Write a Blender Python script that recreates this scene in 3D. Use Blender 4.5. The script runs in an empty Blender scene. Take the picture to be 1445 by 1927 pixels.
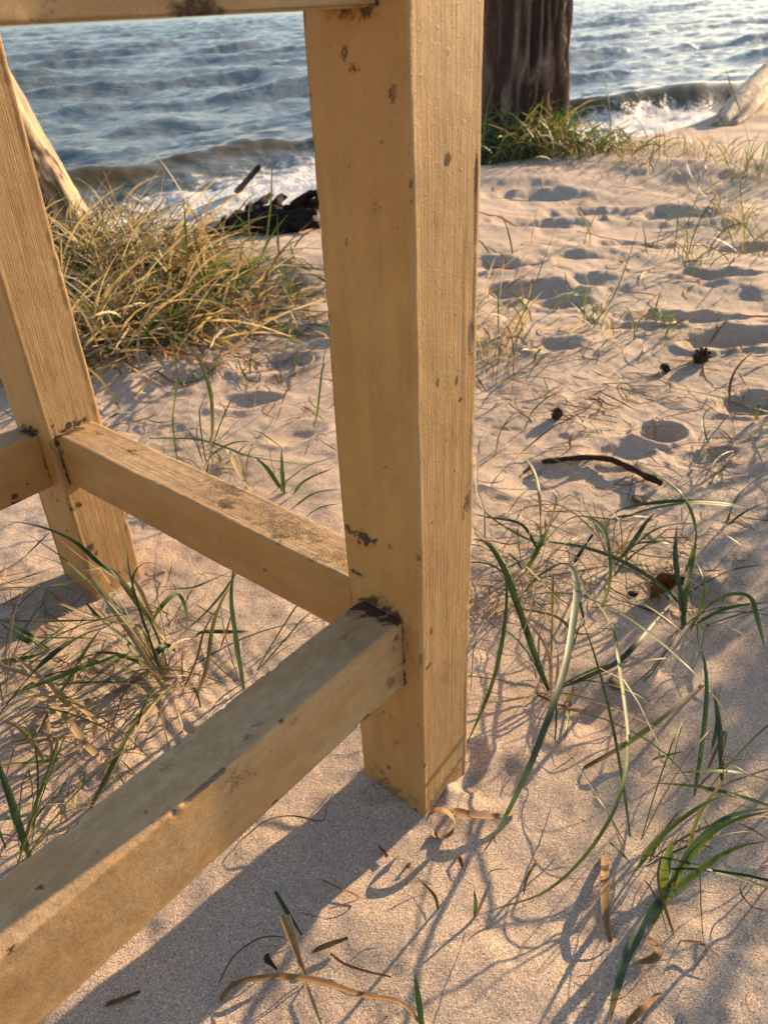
import bpy, math, random
import numpy as np
from mathutils import Vector, Matrix

random.seed(7)
RNG = np.random.default_rng(7)
SC = bpy.context.scene
COL = SC.collection

# ------------------------------------------------------------------ camera, sky, sun, exposure
PITCH, ROLL = math.radians(32.95), math.radians(-2.717)
FOC = 1486.28 / 1927.0                       # focal length in picture heights
CAM = np.array([-0.0226, -0.6207, 0.7774])
_f = np.array([0.0, math.cos(PITCH), -math.sin(PITCH)])
_r = np.array([1.0, 0.0, 0.0]); _u = np.cross(_r, _f)
CR = math.cos(ROLL) * _r + math.sin(ROLL) * _u
CU = -math.sin(ROLL) * _r + math.cos(ROLL) * _u
cd = bpy.data.cameras.new('camera')
cam = bpy.data.objects.new('camera', cd); COL.objects.link(cam)
M = Matrix.Identity(4)
for i in range(3):
    M[i][0], M[i][1], M[i][2], M[i][3] = CR[i], CU[i], -_f[i], CAM[i]
cam.matrix_world = M
cd.sensor_fit = 'VERTICAL'; cd.sensor_height = 24.0; cd.lens = 24.0 * FOC
cd.clip_start, cd.clip_end = 0.02, 6000
cd.dof.use_dof = True; cd.dof.focus_distance = 0.86; cd.dof.aperture_fstop = 7.0
SC.camera = cam

SUN_AZ, SUN_EL = math.radians(43.4), math.radians(15.0)     # azimuth from +x, anticlockwise
SUN_DIR = Vector((math.cos(SUN_AZ) * math.cos(SUN_EL), math.sin(SUN_AZ) * math.cos(SUN_EL), math.sin(SUN_EL)))
W = bpy.data.worlds.new('World'); SC.world = W; W.use_nodes = True
nt = W.node_tree; bg = nt.nodes['Background']
sky = nt.nodes.new('ShaderNodeTexSky'); sky.sky_type = 'NISHITA'; sky.sun_disc = False
sky.sun_elevation = SUN_EL; sky.sun_rotation = math.pi / 2 - SUN_AZ
sky.air_density = 1.0; sky.dust_density = 0.8; sky.ozone_density = 0.7
nt.links.new(sky.outputs[0], bg.inputs[0]); bg.inputs[1].default_value = 0.100
sl = bpy.data.lights.new('sun', 'SUN'); sl.energy = 4.8; sl.angle = math.radians(0.55); sl.color = (1.0, 0.69, 0.40)
sun = bpy.data.objects.new('sun', sl); COL.objects.link(sun)
sun.rotation_euler = SUN_DIR.to_track_quat('Z', 'Y').to_euler()
SC.view_settings.view_transform = 'Standard'; SC.view_settings.look = 'None'
SC.view_settings.gamma = 1.0; SC.view_settings.use_curve_mapping = False
SC.view_settings.exposure = 1.26

# ------------------------------------------------------------------ numpy noise
def _hash(ix, iy, iz, seed):
    h = (ix.astype(np.int64) * 374761393 + iy.astype(np.int64) * 668265263 + iz.astype(np.int64) * 2147483647 + seed * 974711) & 0xffffffff
    h = ((h ^ (h >> 13)) * 1274126177) & 0xffffffff
    return ((h ^ (h >> 16)) & 0xffff) / 65535.0 * 2 - 1
def vnoise(x, y, seed=0, z=None):
    x = np.asarray(x, float); y = np.asarray(y, float)
    x, y = np.broadcast_arrays(x, y)
    x0 = np.floor(x); y0 = np.floor(y); fx = x - x0; fy = y - y0
    sx = fx * fx * fx * (fx * (fx * 6 - 15) + 10); sy = fy * fy * fy * (fy * (fy * 6 - 15) + 10)
    z0 = np.zeros_like(x0)
    a = _hash(x0, y0, z0, seed); b = _hash(x0 + 1, y0, z0, seed); c = _hash(x0, y0 + 1, z0, seed); d = _hash(x0 + 1, y0 + 1, z0, seed)
    return (a * (1 - sx) + b * sx) * (1 - sy) + (c * (1 - sx) + d * sx) * sy
def fbm(x, y, seed=0, octv=4, gain=0.5):
    s = 0; a = 1.0; n = 0
    for k in range(octv):
        c, sn = math.cos(0.7 * k), math.sin(0.7 * k)
        s = s + a * vnoise((x * c - y * sn) * 2 ** k + 17.3 * k, (x * sn + y * c) * 2 ** k - 9.1 * k, seed + k)
        n += a; a *= gain
    return s / n
def sst(a, b, x):
    t = np.clip((x - a) / (b - a), 0, 1); return t * t * (3 - 2 * t)

# ------------------------------------------------------------------ sight lines: a spot seen in the photograph -> where it stands
def ray(px, py):
    d = _f + (px - 722.5) / 1486.28 * CR - (py - 963.5) / 1486.28 * CU
    return d
def at(px, py, z=0.0):
    d = ray(px, py); t = (z - CAM[2]) / d[2]
    return CAM + t * d

# ------------------------------------------------------------------ terrain
SHORE = math.radians(37)
SS = np.array([math.cos(SHORE), math.sin(SHORE)]); SN = np.array([-math.sin(SHORE), math.cos(SHORE)])
C0 = at(600, 425)[:2]
WATER_Z = -0.24
FOOT = []            # x, y, angle, half length, half width, depth
def foot(px, py, ang, a, b, dep):
    p = at(px, py); FOOT.append((p[0], p[1], math.radians(ang), a, b, dep))
for a in [(960, 517, 20, .13, .055, .035), (985, 560, 10, .16, .06, .04), (1050, 575, -5, .1, .045, .03), (1240, 818, 30, .05, .042, .030),
          (1390, 640, 5, .15, .06, .04), (1285, 600, -8, .17, .055, .035), (1060, 492, 10, .18, .06, .03), (1360, 520, 0, .14, .06, .035),
          (1180, 455, 5, .2, .07, .03), (1010, 430, 8, .2, .07, .035), (1280, 400, 4, .25, .08, .035), (1120, 540, 10, .12, .05, .02),
          (1340, 860, 15, .07, .03, .012), (1160, 850, 10, .06, .05, .012), (1420, 760, 10, .08, .05, .02), (1050, 655, 5, .07, .04, .014),
          (1000, 900, 0, .08, .06, .010), (1010, 380, 5, .22, .08, .03), (1140, 400, 5, .25, .07, .03), (1400, 450, 5, .2, .08, .03),
          (880, 1445, 60, .035, .02, .010), (930, 1470, 30, .05, .03, .008), (1310, 1120, 40, .05, .04, .012), (1150, 1340, 20, .07, .05, .008),
          (520, 690, 10, .1, .06, .02), (470, 760, 10, .07, .04, .014), (560, 820, 30, .06, .04, .012), (330, 720, 20, .1, .05, .02), (610, 640, 0, .12, .05, .02)]:
    foot(*a)
def H(x, y):
    x = np.asarray(x, float); y = np.asarray(y, float)
    d = (x - C0[0]) * SN[0] + (y - C0[1]) * SN[1]
    s = (x - C0[0]) * SS[0] + (y - C0[1]) * SS[1]
    d = d + 0.18 * vnoise(s * 0.9, d * 0.2, 3) - 0.10 * np.clip(s, 0, 3)
    berm = 0.05 * np.exp(-((d + 0.35) / 0.55) ** 2)
    z = berm - 0.62 * sst(-0.05, 2.0, d) - 0.05 * np.clip(d - 1.5, 0, 30)
    # left bank under the grass
    bx, by = -1.25, 2.3
    z = z + 0.07 * np.exp(-(((x - bx) / 0.7) ** 2 + ((y - by) / 0.6) ** 2))
    far = sst(0.5, 2.2, y + 0.35 * np.abs(x)) * (1 - 0.7 * sst(0.2, 1.2, d))
    near = 1 - far
    z = z + far * (0.034 * fbm(x * 1.5 + y * 0.6, y * 2.0, 11, 2) + 0.022 * vnoise(x * 1.3 + 3, y * 2.4 + x, 21) + 0.006 * vnoise(x * 4, y * 5, 22) + 0.006 * vnoise(x * 14, y * 17, 23))
    rm = np.sqrt(x * x + y * y)
    z = z + near * (0.009 * fbm(x * 5, y * 5, 31, 2) + 0.0075 * fbm(x * 12, y * 12, 32, 3)) * sst(0.03, 0.22, rm)
    z = z + 0.0028 * fbm(x * 38, y * 38, 41, 3) * (0.55 + 0.6 * sst(-.3, .4, vnoise(x * 4, y * 4, 44)))
    # little wind ripples behind the lower rail
    m = np.exp(-(((x + 0.33) / 0.16) ** 2 + ((y - 0.13) / 0.12) ** 2))
    z = z + 0.0012 * m * np.sin((x * 0.8 + y * 0.6) * 330 + 3 * vnoise(x * 14, y * 14, 51))
    for fx, fy, an, a, b, dep in FOOT:
        c, sn = math.cos(an), math.sin(an); dx = x - fx; dy = y - fy
        q = np.sqrt(((dx * c + dy * sn) / a) ** 2 + ((-dx * sn + dy * c) / b) ** 2) + 0.18 * vnoise(x * 22, y * 22, 61)
        dep = dep * (0.75 if a > .09 else 1.0)
        z = z - dep * (1 - sst(0.30, 1.15, q)) + 0.30 * dep * np.exp(-((q - 1.25) / 0.22) ** 2)
    # sand heaped against the foot of the legs
    z = z + np.exp(-(rm / 0.085) ** 4) * (0.006 + 0.010 * fbm(x * 24 + 3, y * 24, 91, 3))
    return z
def Hs(x, y): return float(H(np.array([x]), np.array([y]))[0])
def ground(px, py):
    d = ray(px, py); tt = np.linspace((0.25 - CAM[2]) / d[2], (-0.45 - CAM[2]) / d[2], 1500)
    P = CAM + tt[:, None] * d; hit = P[:, 2] < H(P[:, 0], P[:, 1])
    return P[int(np.argmax(hit))] if hit.any() else at(px, py, 0.0)

# ------------------------------------------------------------------ object helpers
def link(name, me, parent=None):
    o = bpy.data.objects.new(name, me); COL.objects.link(o)
    if parent is not None: o.parent = parent
    return o
def tag(o, label, cat, group=None):
    o['label'] = label; o['category'] = cat
    if group: o['group'] = group
    return o
def empty(name, loc, rz=0.0):
    o = bpy.data.objects.new(name, None); COL.objects.link(o); o.location = loc; o.rotation_euler = (0, 0, rz)
    o.empty_display_size = 0.05
    return o
def mesh(name, V, F, mat=None, smooth=True, attrs=None):
    """V (n,3); F: array (m,4)/(m,3) or list of such arrays."""
    me = bpy.data.meshes.new(name)
    V = np.asarray(V, np.float32)
    Fs = F if isinstance(F, list) else [F]
    Fs = [np.asarray(f, np.int32) for f in Fs if len(f)]
    loops = np.concatenate([f.ravel() for f in Fs]); sizes = np.concatenate([np.full(len(f), f.shape[1], np.int32) for f in Fs])
    me.vertices.add(len(V)); me.vertices.foreach_set('co', V.ravel())
    me.loops.add(len(loops)); me.loops.foreach_set('vertex_index', loops)
    starts = np.concatenate([[0], np.cumsum(sizes)[:-1]]).astype(np.int32)
    me.polygons.add(len(sizes)); me.polygons.foreach_set('loop_start', starts); me.polygons.foreach_set('loop_total', sizes)
    me.polygons.foreach_set('use_smooth', np.full(len(sizes), smooth))
    me.update(calc_edges=True)
    for k, (typ, arr) in (attrs or {}).items():
        a = me.attributes.new(k, typ, 'POINT')
        arr = np.asarray(arr, np.float32)
        if typ == 'FLOAT': a.data.foreach_set('value', arr)
        elif typ == 'FLOAT_VECTOR': a.data.foreach_set('vector', arr.ravel())
        else:
            if arr.shape[1] == 3: arr = np.c_[arr, np.ones(len(arr), np.float32)]
            a.data.foreach_set('color', arr.astype(np.float32).ravel())
    if mat: me.materials.append(mat)
    return me
def gridF(nr, nc, wrap=False):
    r = np.arange(nr - 1)[:, None]; c = np.arange(nc if wrap else nc - 1)[None, :]
    c2 = (c + 1) % nc
    return np.stack([r * nc + c, r * nc + c2, (r + 1) * nc + c2, (r + 1) * nc + c], -1).reshape(-1, 4)

# ------------------------------------------------------------------ materials
class NT:
    def __init__(s, name):
        s.m = bpy.data.materials.new(name); s.m.use_nodes = True; s.t = s.m.node_tree; s.n = s.t.nodes
        s.p = s.n['Principled BSDF']; s.out = s.n['Material Output']
    def new(s, t, ins=None, **kw):
        n = s.n.new(t)
        for k, v in kw.items(): setattr(n, k, v)
        for k, v in (ins or {}).items(): s.set(n, k, v)
        return n
    def set(s, n, k, v):
        if isinstance(v, bpy.types.NodeSocket): s.t.links.new(v, n.inputs[k])
        else: n.inputs[k].default_value = v
    def noise(s, vec, scale, detail=3, rough=0.55, dist=0.0):
        n = s.new('ShaderNodeTexNoise', {'Scale': scale, 'Detail': detail, 'Roughness': rough, 'Distortion': dist})
        if vec is not None: s.t.links.new(vec, n.inputs['Vector'])
        return n.outputs['Fac']
    def ramp(s, fac, stops):
        n = s.new('ShaderNodeValToRGB'); s.t.links.new(fac, n.inputs[0]); cr = n.color_ramp
        while len(cr.elements) < len(stops): cr.elements.new(0.5)
        for e, (p, c) in zip(cr.elements, stops):
            e.position = p; e.color = (c, c, c, 1) if isinstance(c, (int, float)) else tuple(c) + (1,)
        return n.outputs[0]
    def mix(s, fac, a, b, mode='MIX'):
        n = s.new('ShaderNodeMix', data_type='RGBA', blend_type=mode)
        for i, v in ((0, fac), (6, a), (7, b)):
            if isinstance(v, bpy.types.NodeSocket): s.t.links.new(v, n.inputs[i])
            elif i == 0: n.inputs[0].default_value = v
            else: n.inputs[i].default_value = tuple(v) + (1,) if len(v) == 3 else v
        return n.outputs[2]
    def math(s, op, a, b=0.0, c=None):
        n = s.new('ShaderNodeMath', operation=op)
        for i, v in enumerate((a, b) if c is None else (a, b, c)):
            if isinstance(v, bpy.types.NodeSocket): s.t.links.new(v, n.inputs[i])
            else: n.inputs[i].default_value = v
        return n.outputs[0]
    def mapping(s, vec, scale):
        n = s.new('ShaderNodeMapping', {'Scale': scale}); s.t.links.new(vec, n.inputs['Vector']); return n.outputs[0]
    def attr(s, name, out='Fac'):
        return s.new('ShaderNodeAttribute', attribute_name=name).outputs[out]
    def pos(s): return s.new('ShaderNodeNewGeometry').outputs['Position']
    def obj(s): return s.new('ShaderNodeTexCoord').outputs['Object']
    def bump(s, h, dist, strength=1.0, normal=None):
        n = s.new('ShaderNodeBump', {'Distance': dist, 'Strength': strength}); s.t.links.new(h, n.inputs['Height'])
        if normal is not None: s.t.links.new(normal, n.inputs['Normal'])
        return n.outputs[0]
    def done(s, base=None, rough=None, normal=None, **kw):
        if base is not None: s.set(s.p, 'Base Color', base if isinstance(base, bpy.types.NodeSocket) else tuple(base) + (1,))
        if rough is not None: s.set(s.p, 'Roughness', rough)
        if normal is not None: s.set(s.p, 'Normal', normal)
        for k, v in kw.items(): s.set(s.p, k.replace('_', ' '), v)
        return s.m

def mat_sand():
    m = NT('sand'); P = m.pos()
    big = m.noise(P, 3.0, 4); mid = m.noise(P, 45, 4)
    col = m.mix(m.ramp(big, [(0.3, 0), (0.7, 1)]), (0.54, 0.425, 0.328), (0.63, 0.50, 0.39))
    col = m.mix(m.ramp(mid, [(0.35, 0.0), (0.75, 0.35)]), col, (0.40, 0.315, 0.25))
    vo = m.new('ShaderNodeTexVoronoi', {'Scale': 850.0}); m.t.links.new(P, vo.inputs['Vector'])
    sep = m.new('ShaderNodeSeparateColor'); m.t.links.new(vo.outputs['Color'], sep.inputs[0])
    g = m.ramp(sep.outputs[0], [(0.0, 0.22), (0.05, 0.34), (0.12, 0.74), (0.5, 0.95), (0.85, 1.2), (0.95, 1.5), (1.0, 2.0)])
    col = m.mix(0.8, col, g, 'MULTIPLY')
    h1 = m.noise(P, 780, 2, 0.7); h2 = m.noise(P, 210, 3, 0.6)
    n = m.bump(h2, 0.0032, 0.7); n = m.bump(h1, 0.0022, 1.0, n); n = m.bump(sep.outputs[2], 0.0008, 0.8, n)
    return m.done(col, m.ramp(sep.outputs[1], [(0.0, 0.95), (0.93, 0.85), (1.0, 0.35)]), n)

def mat_water():
    m = NT('sea_water'); P = m.pos()
    rot = m.new('ShaderNodeMapping', {'Rotation': (0, 0, -SHORE)}, vector_type='TEXTURE'); rot.inputs['Rotation'].default_value = (0, 0, SHORE)
    m.t.links.new(P, rot.inputs['Vector'])
    Q = rot.outputs[0]
    a = m.noise(m.mapping(Q, (0.8, 2.6, 1)), 1.6, 5, 0.6, 0.4); b = m.noise(m.mapping(Q, (1.0, 2.0, 1)), 7.0, 4, 0.6, 0.3)
    sm = m.math('SUBTRACT', 1.0, m.math('MULTIPLY', m.attr('shallow'), 0.75))
    n = m.bump(a, 0.15, m.math('MULTIPLY', sm, 0.6)); n = m.bump(b, 0.028, m.math('MULTIPLY', sm, 0.45), n)
    fo = m.attr('foam'); fn = m.noise(P, 9, 5, 0.7); fn2 = m.noise(P, 45, 3, 0.6)
    f = m.math('ADD', fo, m.math('MULTIPLY', m.math('SUBTRACT', m.math('ADD', m.math('MULTIPLY', fn, 0.7), m.math('MULTIPLY', fn2, 0.3)), 0.5), 1.5))
    f = m.ramp(f, [(0.45, 0), (0.62, 1)])
    sh = m.attr('shallow')
    col = m.mix(sh, (0.145, 0.180, 0.190), (0.085, 0.070, 0.034))
    col = m.mix(f, col, (0.72, 0.72, 0.72))
    nf = m.bump(fn2, 0.02, 1.0, n)
    mn = m.new('ShaderNodeMix', data_type='VECTOR'); m.t.links.new(f, mn.inputs[0]); m.t.links.new(n, mn.inputs[4]); m.t.links.new(nf, mn.inputs[5])
    r = m.ramp(f, [(0, 0.17), (1, 0.7)])
    return m.done(col, r, mn.outputs[1], IOR=1.333)

def mat_paint():
    m = NT('weathered_ochre_paint'); G = m.attr('gp', 'Vector')
    rough = m.attr('rough'); dirt = m.attr('dirt'); wear = m.attr('wear'); chip = m.attr('chip')
    tone = m.noise(G, 9, 4, 0.6); streak = m.noise(m.mapping(G, (55, 3.2, 1)), 1.0, 4, 0.6)
    col = m.mix(m.ramp(tone, [(0.3, 0), (0.72, 1)]), (0.405, 0.212, 0.062), (0.485, 0.282, 0.096))
    col = m.mix(m.ramp(streak, [(0.38, 0.30), (0.62, 0.0)]), col, (0.31, 0.170, 0.060))
    grain = m.noise(m.mapping(G, (620, 9, 1)), 1.0, 4, 0.65, 0.35)
    col = m.mix(m.math('MULTIPLY', rough, m.ramp(grain, [(0.30, 0.45), (0.46, 0.0)])), col, (0.33, 0.215, 0.10))
    col = m.mix(m.math('MULTIPLY', rough, 0.55), col, m.mix(m.ramp(tone, [(0.3, 0), (0.72, 1)]), (0.345, 0.235, 0.122), (0.45, 0.315, 0.168)))
    # worn, greyed paint on upper faces
    wn = m.noise(m.mapping(G, (90, 40, 1)), 1.0, 5, 0.7)
    wcol = m.mix(m.ramp(wn, [(0.35, 0), (0.65, 1)]), (0.385, 0.255, 0.140), (0.55, 0.395, 0.222))
    col = m.mix(wear, col, wcol)
    blot = m.noise(m.mapping(G, (30, 9, 1)), 1.0, 5, 0.7, 0.6)
    col = m.mix(m.ramp(blot, [(0.50, 0), (0.72, 0.42)]), col, (0.235, 0.125, 0.048))
    gs = m.noise(m.mapping(G, (1, 0.7, 1)), 900, 2, 0.6); gm = m.noise(G, 22, 4, 0.7)
    col = m.mix(m.math('MULTIPLY', m.ramp(gs, [(0.60, 0), (0.66, 0.75)]), m.ramp(gm, [(0.46, 0.05), (0.62, 1)])), col, (0.15, 0.09, 0.045))
    sp = m.noise(G, 170, 2, 0.5); spm = m.noise(G, 14, 3, 0.6)
    spots = m.math('MULTIPLY', m.ramp(sp, [(0.69, 0), (0.73, 1)]), m.ramp(spm, [(0.48, 0), (0.64, 1)]))
    sp2 = m.ramp(m.noise(m.mapping(G, (1, 0.55, 1)), 420, 1, 0.5), [(0.745, 0), (0.77, 1)])
    col = m.mix(m.math('MULTIPLY', m.math('MAXIMUM', spots, sp2), 0.75), col, (0.10, 0.058, 0.028))
    dn = m.noise(G, 480, 5, 0.75)
    dm = m.ramp(m.math('ADD', dirt, m.math('MULTIPLY', m.math('SUBTRACT', dn, 0.5), 2.4)), [(0.35, 0), (0.85, 1)])
    dm = m.math('MULTIPLY', dm, m.ramp(dirt, [(0.02, 0), (0.2, 1)]))
    col = m.mix(dm, col, m.mix(dn, (0.025, 0.016, 0.010), (0.12, 0.065, 0.03)))
    cm = m.ramp(m.math('ADD', chip, m.math('MULTIPLY', m.math('SUBTRACT', dn, 0.5), 1.2)), [(0.45, 0), (0.55, 1)])
    cm = m.math('MULTIPLY', cm, m.ramp(chip, [(0.02, 0), (0.15, 1)]))
    col = m.mix(cm, col, (0.17, 0.12, 0.085))
    bub = m.noise(G, 330, 2, 0.5); wv = m.noise(G, 38, 3, 0.5)
    n = m.bump(wv, 0.0035, 0.45); n = m.bump(gs, 0.0006, 0.5, n)
    n = m.bump(grain, 0.0011, m.math('ADD', m.math('MULTIPLY', rough, 1.0), 0.06), n)
    n = m.bump(m.ramp(bub, [(0.60, 0), (0.75, 1)]), 0.0012, m.math('ADD', m.math('MULTIPLY', rough, 0.42), 0.14), n)
    n = m.bump(m.math('SUBTRACT', 1.0, m.math('MAXIMUM', dm, cm)), 0.0010, 0.8, n)
    n = m.bump(wn, 0.0018, m.math('MULTIPLY', wear, 0.9), n)
    rg = m.math('ADD', 0.46, m.math('MULTIPLY', m.math('MAXIMUM', m.math('MAXIMUM', dm, wear), m.math('MULTIPLY', rough, 0.5)), 0.4))
    m.p.inputs['Specular IOR Level'].default_value = 0.3
    return m.done(col, rg, n)

def mat_attr(name, rough=0.6, transl=0.0, bump=None, spec=0.35, vary=True, streaks=0.0, tint=(1.5, 1.45, 0.75)):
    m = NT(name); c = m.attr('col', 'Color')
    if streaks:
        al = m.attr('col', 'Alpha'); cx = m.new('ShaderNodeCombineXYZ', {'X': m.math('MULTIPLY', al, 9.0)})
        va = m.new('ShaderNodeVectorMath', operation='MULTIPLY_ADD'); m.t.links.new(m.obj(), va.inputs[0]); va.inputs[1].default_value = (7, 7, 7); m.t.links.new(cx.outputs[0], va.inputs[2])
        c = m.mix(streaks, c, m.ramp(m.noise(va.outputs[0], 1.0, 4, 0.7), [(0.3, 0.42), (0.5, 1.0), (0.7, 1.5)]), 'MULTIPLY')
    if vary: c = m.mix(0.55, c, m.ramp(m.noise(m.obj(), 60, 3), [(0.3, 0.62), (0.7, 1.25)]), 'MULTIPLY')
    n = None
    if bump: n = m.bump(m.noise(m.mapping(m.obj(), bump[0]), 1.0, 4, 0.65), bump[1], bump[2])
    m.done(c, rough, n); m.p.inputs['Specular IOR Level'].default_value = spec
    if transl > 0:
        t = m.new('ShaderNodeBsdfTranslucent'); m.t.links.new(m.mix(1.0, c, tint, 'MULTIPLY'), t.inputs[0])
        mx = m.new('ShaderNodeMixShader'); mx.inputs[0].default_value = transl
        m.t.links.new(m.p.outputs[0], mx.inputs[1]); m.t.links.new(t.outputs[0], mx.inputs[2]); m.t.links.new(mx.outputs[0], m.out.inputs[0])
    return m.m

SAND, WATER, PAINT = mat_sand(), mat_water(), mat_paint()
GRASS = mat_attr('grass_blade', 0.5, 0.30, streaks=0.62, tint=(1.35, 1.3, 0.8))
STRAW = mat_attr('dry_leaf', 0.7, 0.15, ((700, 700, 40), 0.001, 0.3), streaks=0.9, tint=(1.3, 1.15, 0.8))
BARK = mat_attr('bark', 0.9, 0, ((60, 60, 14), 0.02, 0.9), 0.2)
WOODP = mat_attr('bare_driftwood', 0.8, 0, ((90, 90, 20), 0.006, 0.6), 0.25)
DEBRIS = mat_attr('debris', 0.85, 0, ((500, 500, 500), 0.001, 0.8), 0.2)

# ------------------------------------------------------------------ sand
def graded(lo, hi, a, b, step, grow):
    v = [a]; x = a; s = step
    core = list(np.arange(a, b, step))
    left = []; x = a; s = step
    while x > lo: s *= grow; x -= s; left.append(x)
    right = []; x = b; s = step
    while x < hi: right.append(x); s *= grow; x += s
    return np.array(left[::-1] + core + right + [hi])
xs = graded(-60, 60, -0.75, 0.95, 0.0042, 1.022)
ys = graded(-30, 14, -0.45, 0.85, 0.0042, 1.012)
X, Y = np.meshgrid(xs, ys)
Z = H(X, Y)
o = link('sand', mesh('sand', np.stack([X, Y, Z], -1).reshape(-1, 3), gridF(len(ys), len(xs)), SAND)); o['kind'] = 'structure'

# ------------------------------------------------------------------ sea
def water_h(x, y):
    dx = x - C0[0]; dy = y - C0[1]
    s = dx * SS[0] + dy * SS[1]; d = dx * SN[0] + dy * SN[1]
    w = d + 0.55 * vnoise(s * 0.19, d * 0.16, 71) + 0.28 * vnoise(s * 0.6, d * 0.45, 72) + 0.05 * s
    ph = (w - 2.75) / 2.5
    q = ph - np.floor(ph)                        # 0 at a crest
    crest = np.exp(-((np.minimum(q, 1 - q)) / np.where(q > 0.5, 0.085, 0.17)) ** 2)
    k = np.round(ph)
    amp = np.where(k == 0, 0.20, 0.15) * (np.where(k == 0, .8, .62) + np.where(k == 0, .3, .9) * vnoise(s * 0.38 + k * 7, k * 3.1, 73)) * sst(0.9, 2.2, d)
    amp = amp * (1 - 0.35 * sst(10, 30, d))
    h = amp * crest
    h = h + sst(1.0, 3.0, d) * (0.075 * fbm(s * 1.0, d * 1.9, 75, 3) + 0.026 * fbm(s * 3.4, d * 5.5, 79, 3))
    shallow = (1 - sst(1.6, 3.3, d)) * 0.7 + 1.0 * np.where(k == 0, 1, 0) * sst(.15, .7, crest) * (1 - sst(0.45, 0.95, 1 - q) * 0)
    shallow = np.clip(shallow, 0, 1)
    band = np.exp(-((w - 2.05) / 0.60) ** 2) * 1.15 + np.exp(-((w - 1.25) / 0.45) ** 2) * 0.75
    h = h + band * 0.030 * fbm(s * 5, d * 9, 81, 3)
    foam = band * (0.62 + 0.45 * vnoise(s * 0.8, d * 1.2, 77))
    foam = foam + np.where(k > 0, 1, 0) * 0.22 * crest * sst(0.25, 0.8, vnoise(s * 0.7, k * 4.0, 78))
    return WATER_Z + h, foam, shallow
rr = 2.6 * np.exp(np.linspace(0, math.log(900 / 2.6), 780))
th = np.radians(np.linspace(38, 142, 760))
RR, TH = np.meshgrid(rr, th, indexing='ij')
X = RR * np.cos(TH); Y = RR * np.sin(TH) - 0.6
Zw, FO, SHL = water_h(X, Y)
fade = 1 - sst(60, 160, RR); Zw = WATER_Z + (Zw - WATER_Z) * fade
o = link('sea', mesh('sea', np.stack([X, Y, Zw], -1).reshape(-1, 3), gridF(*X.shape)[:, ::-1], WATER, True,
         {'foam': ('FLOAT', FO.ravel()), 'shallow': ('FLOAT', SHL.ravel())})); o['kind'] = 'structure'

# ------------------------------------------------------------------ the painted table
TROT = math.radians(-131.094)
HU, HV, LB = 0.0839 / 2, 0.089 / 2, 0.6477         # half leg section, leg spacing along the short side
LA = 1.25                                          # leg spacing along the long side (runs out of the picture)
_ct, _st = math.cos(TROT), math.sin(TROT)
def to_local(p): return np.array([p[0] * _ct + p[1] * _st, -p[0] * _st + p[1] * _ct, p[2]])
CL = to_local(CAM)
def on_face(px, py, axis, val):
    d = to_local(ray(px, py)); t = (val - CL[axis]) / d[axis]; return CL + t * d
table = empty('wooden_table', (0, 0, 0), TROT)
tag(table, 'ochre painted wooden table frame with square legs and lower rails standing in the sand', 'table')

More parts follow.
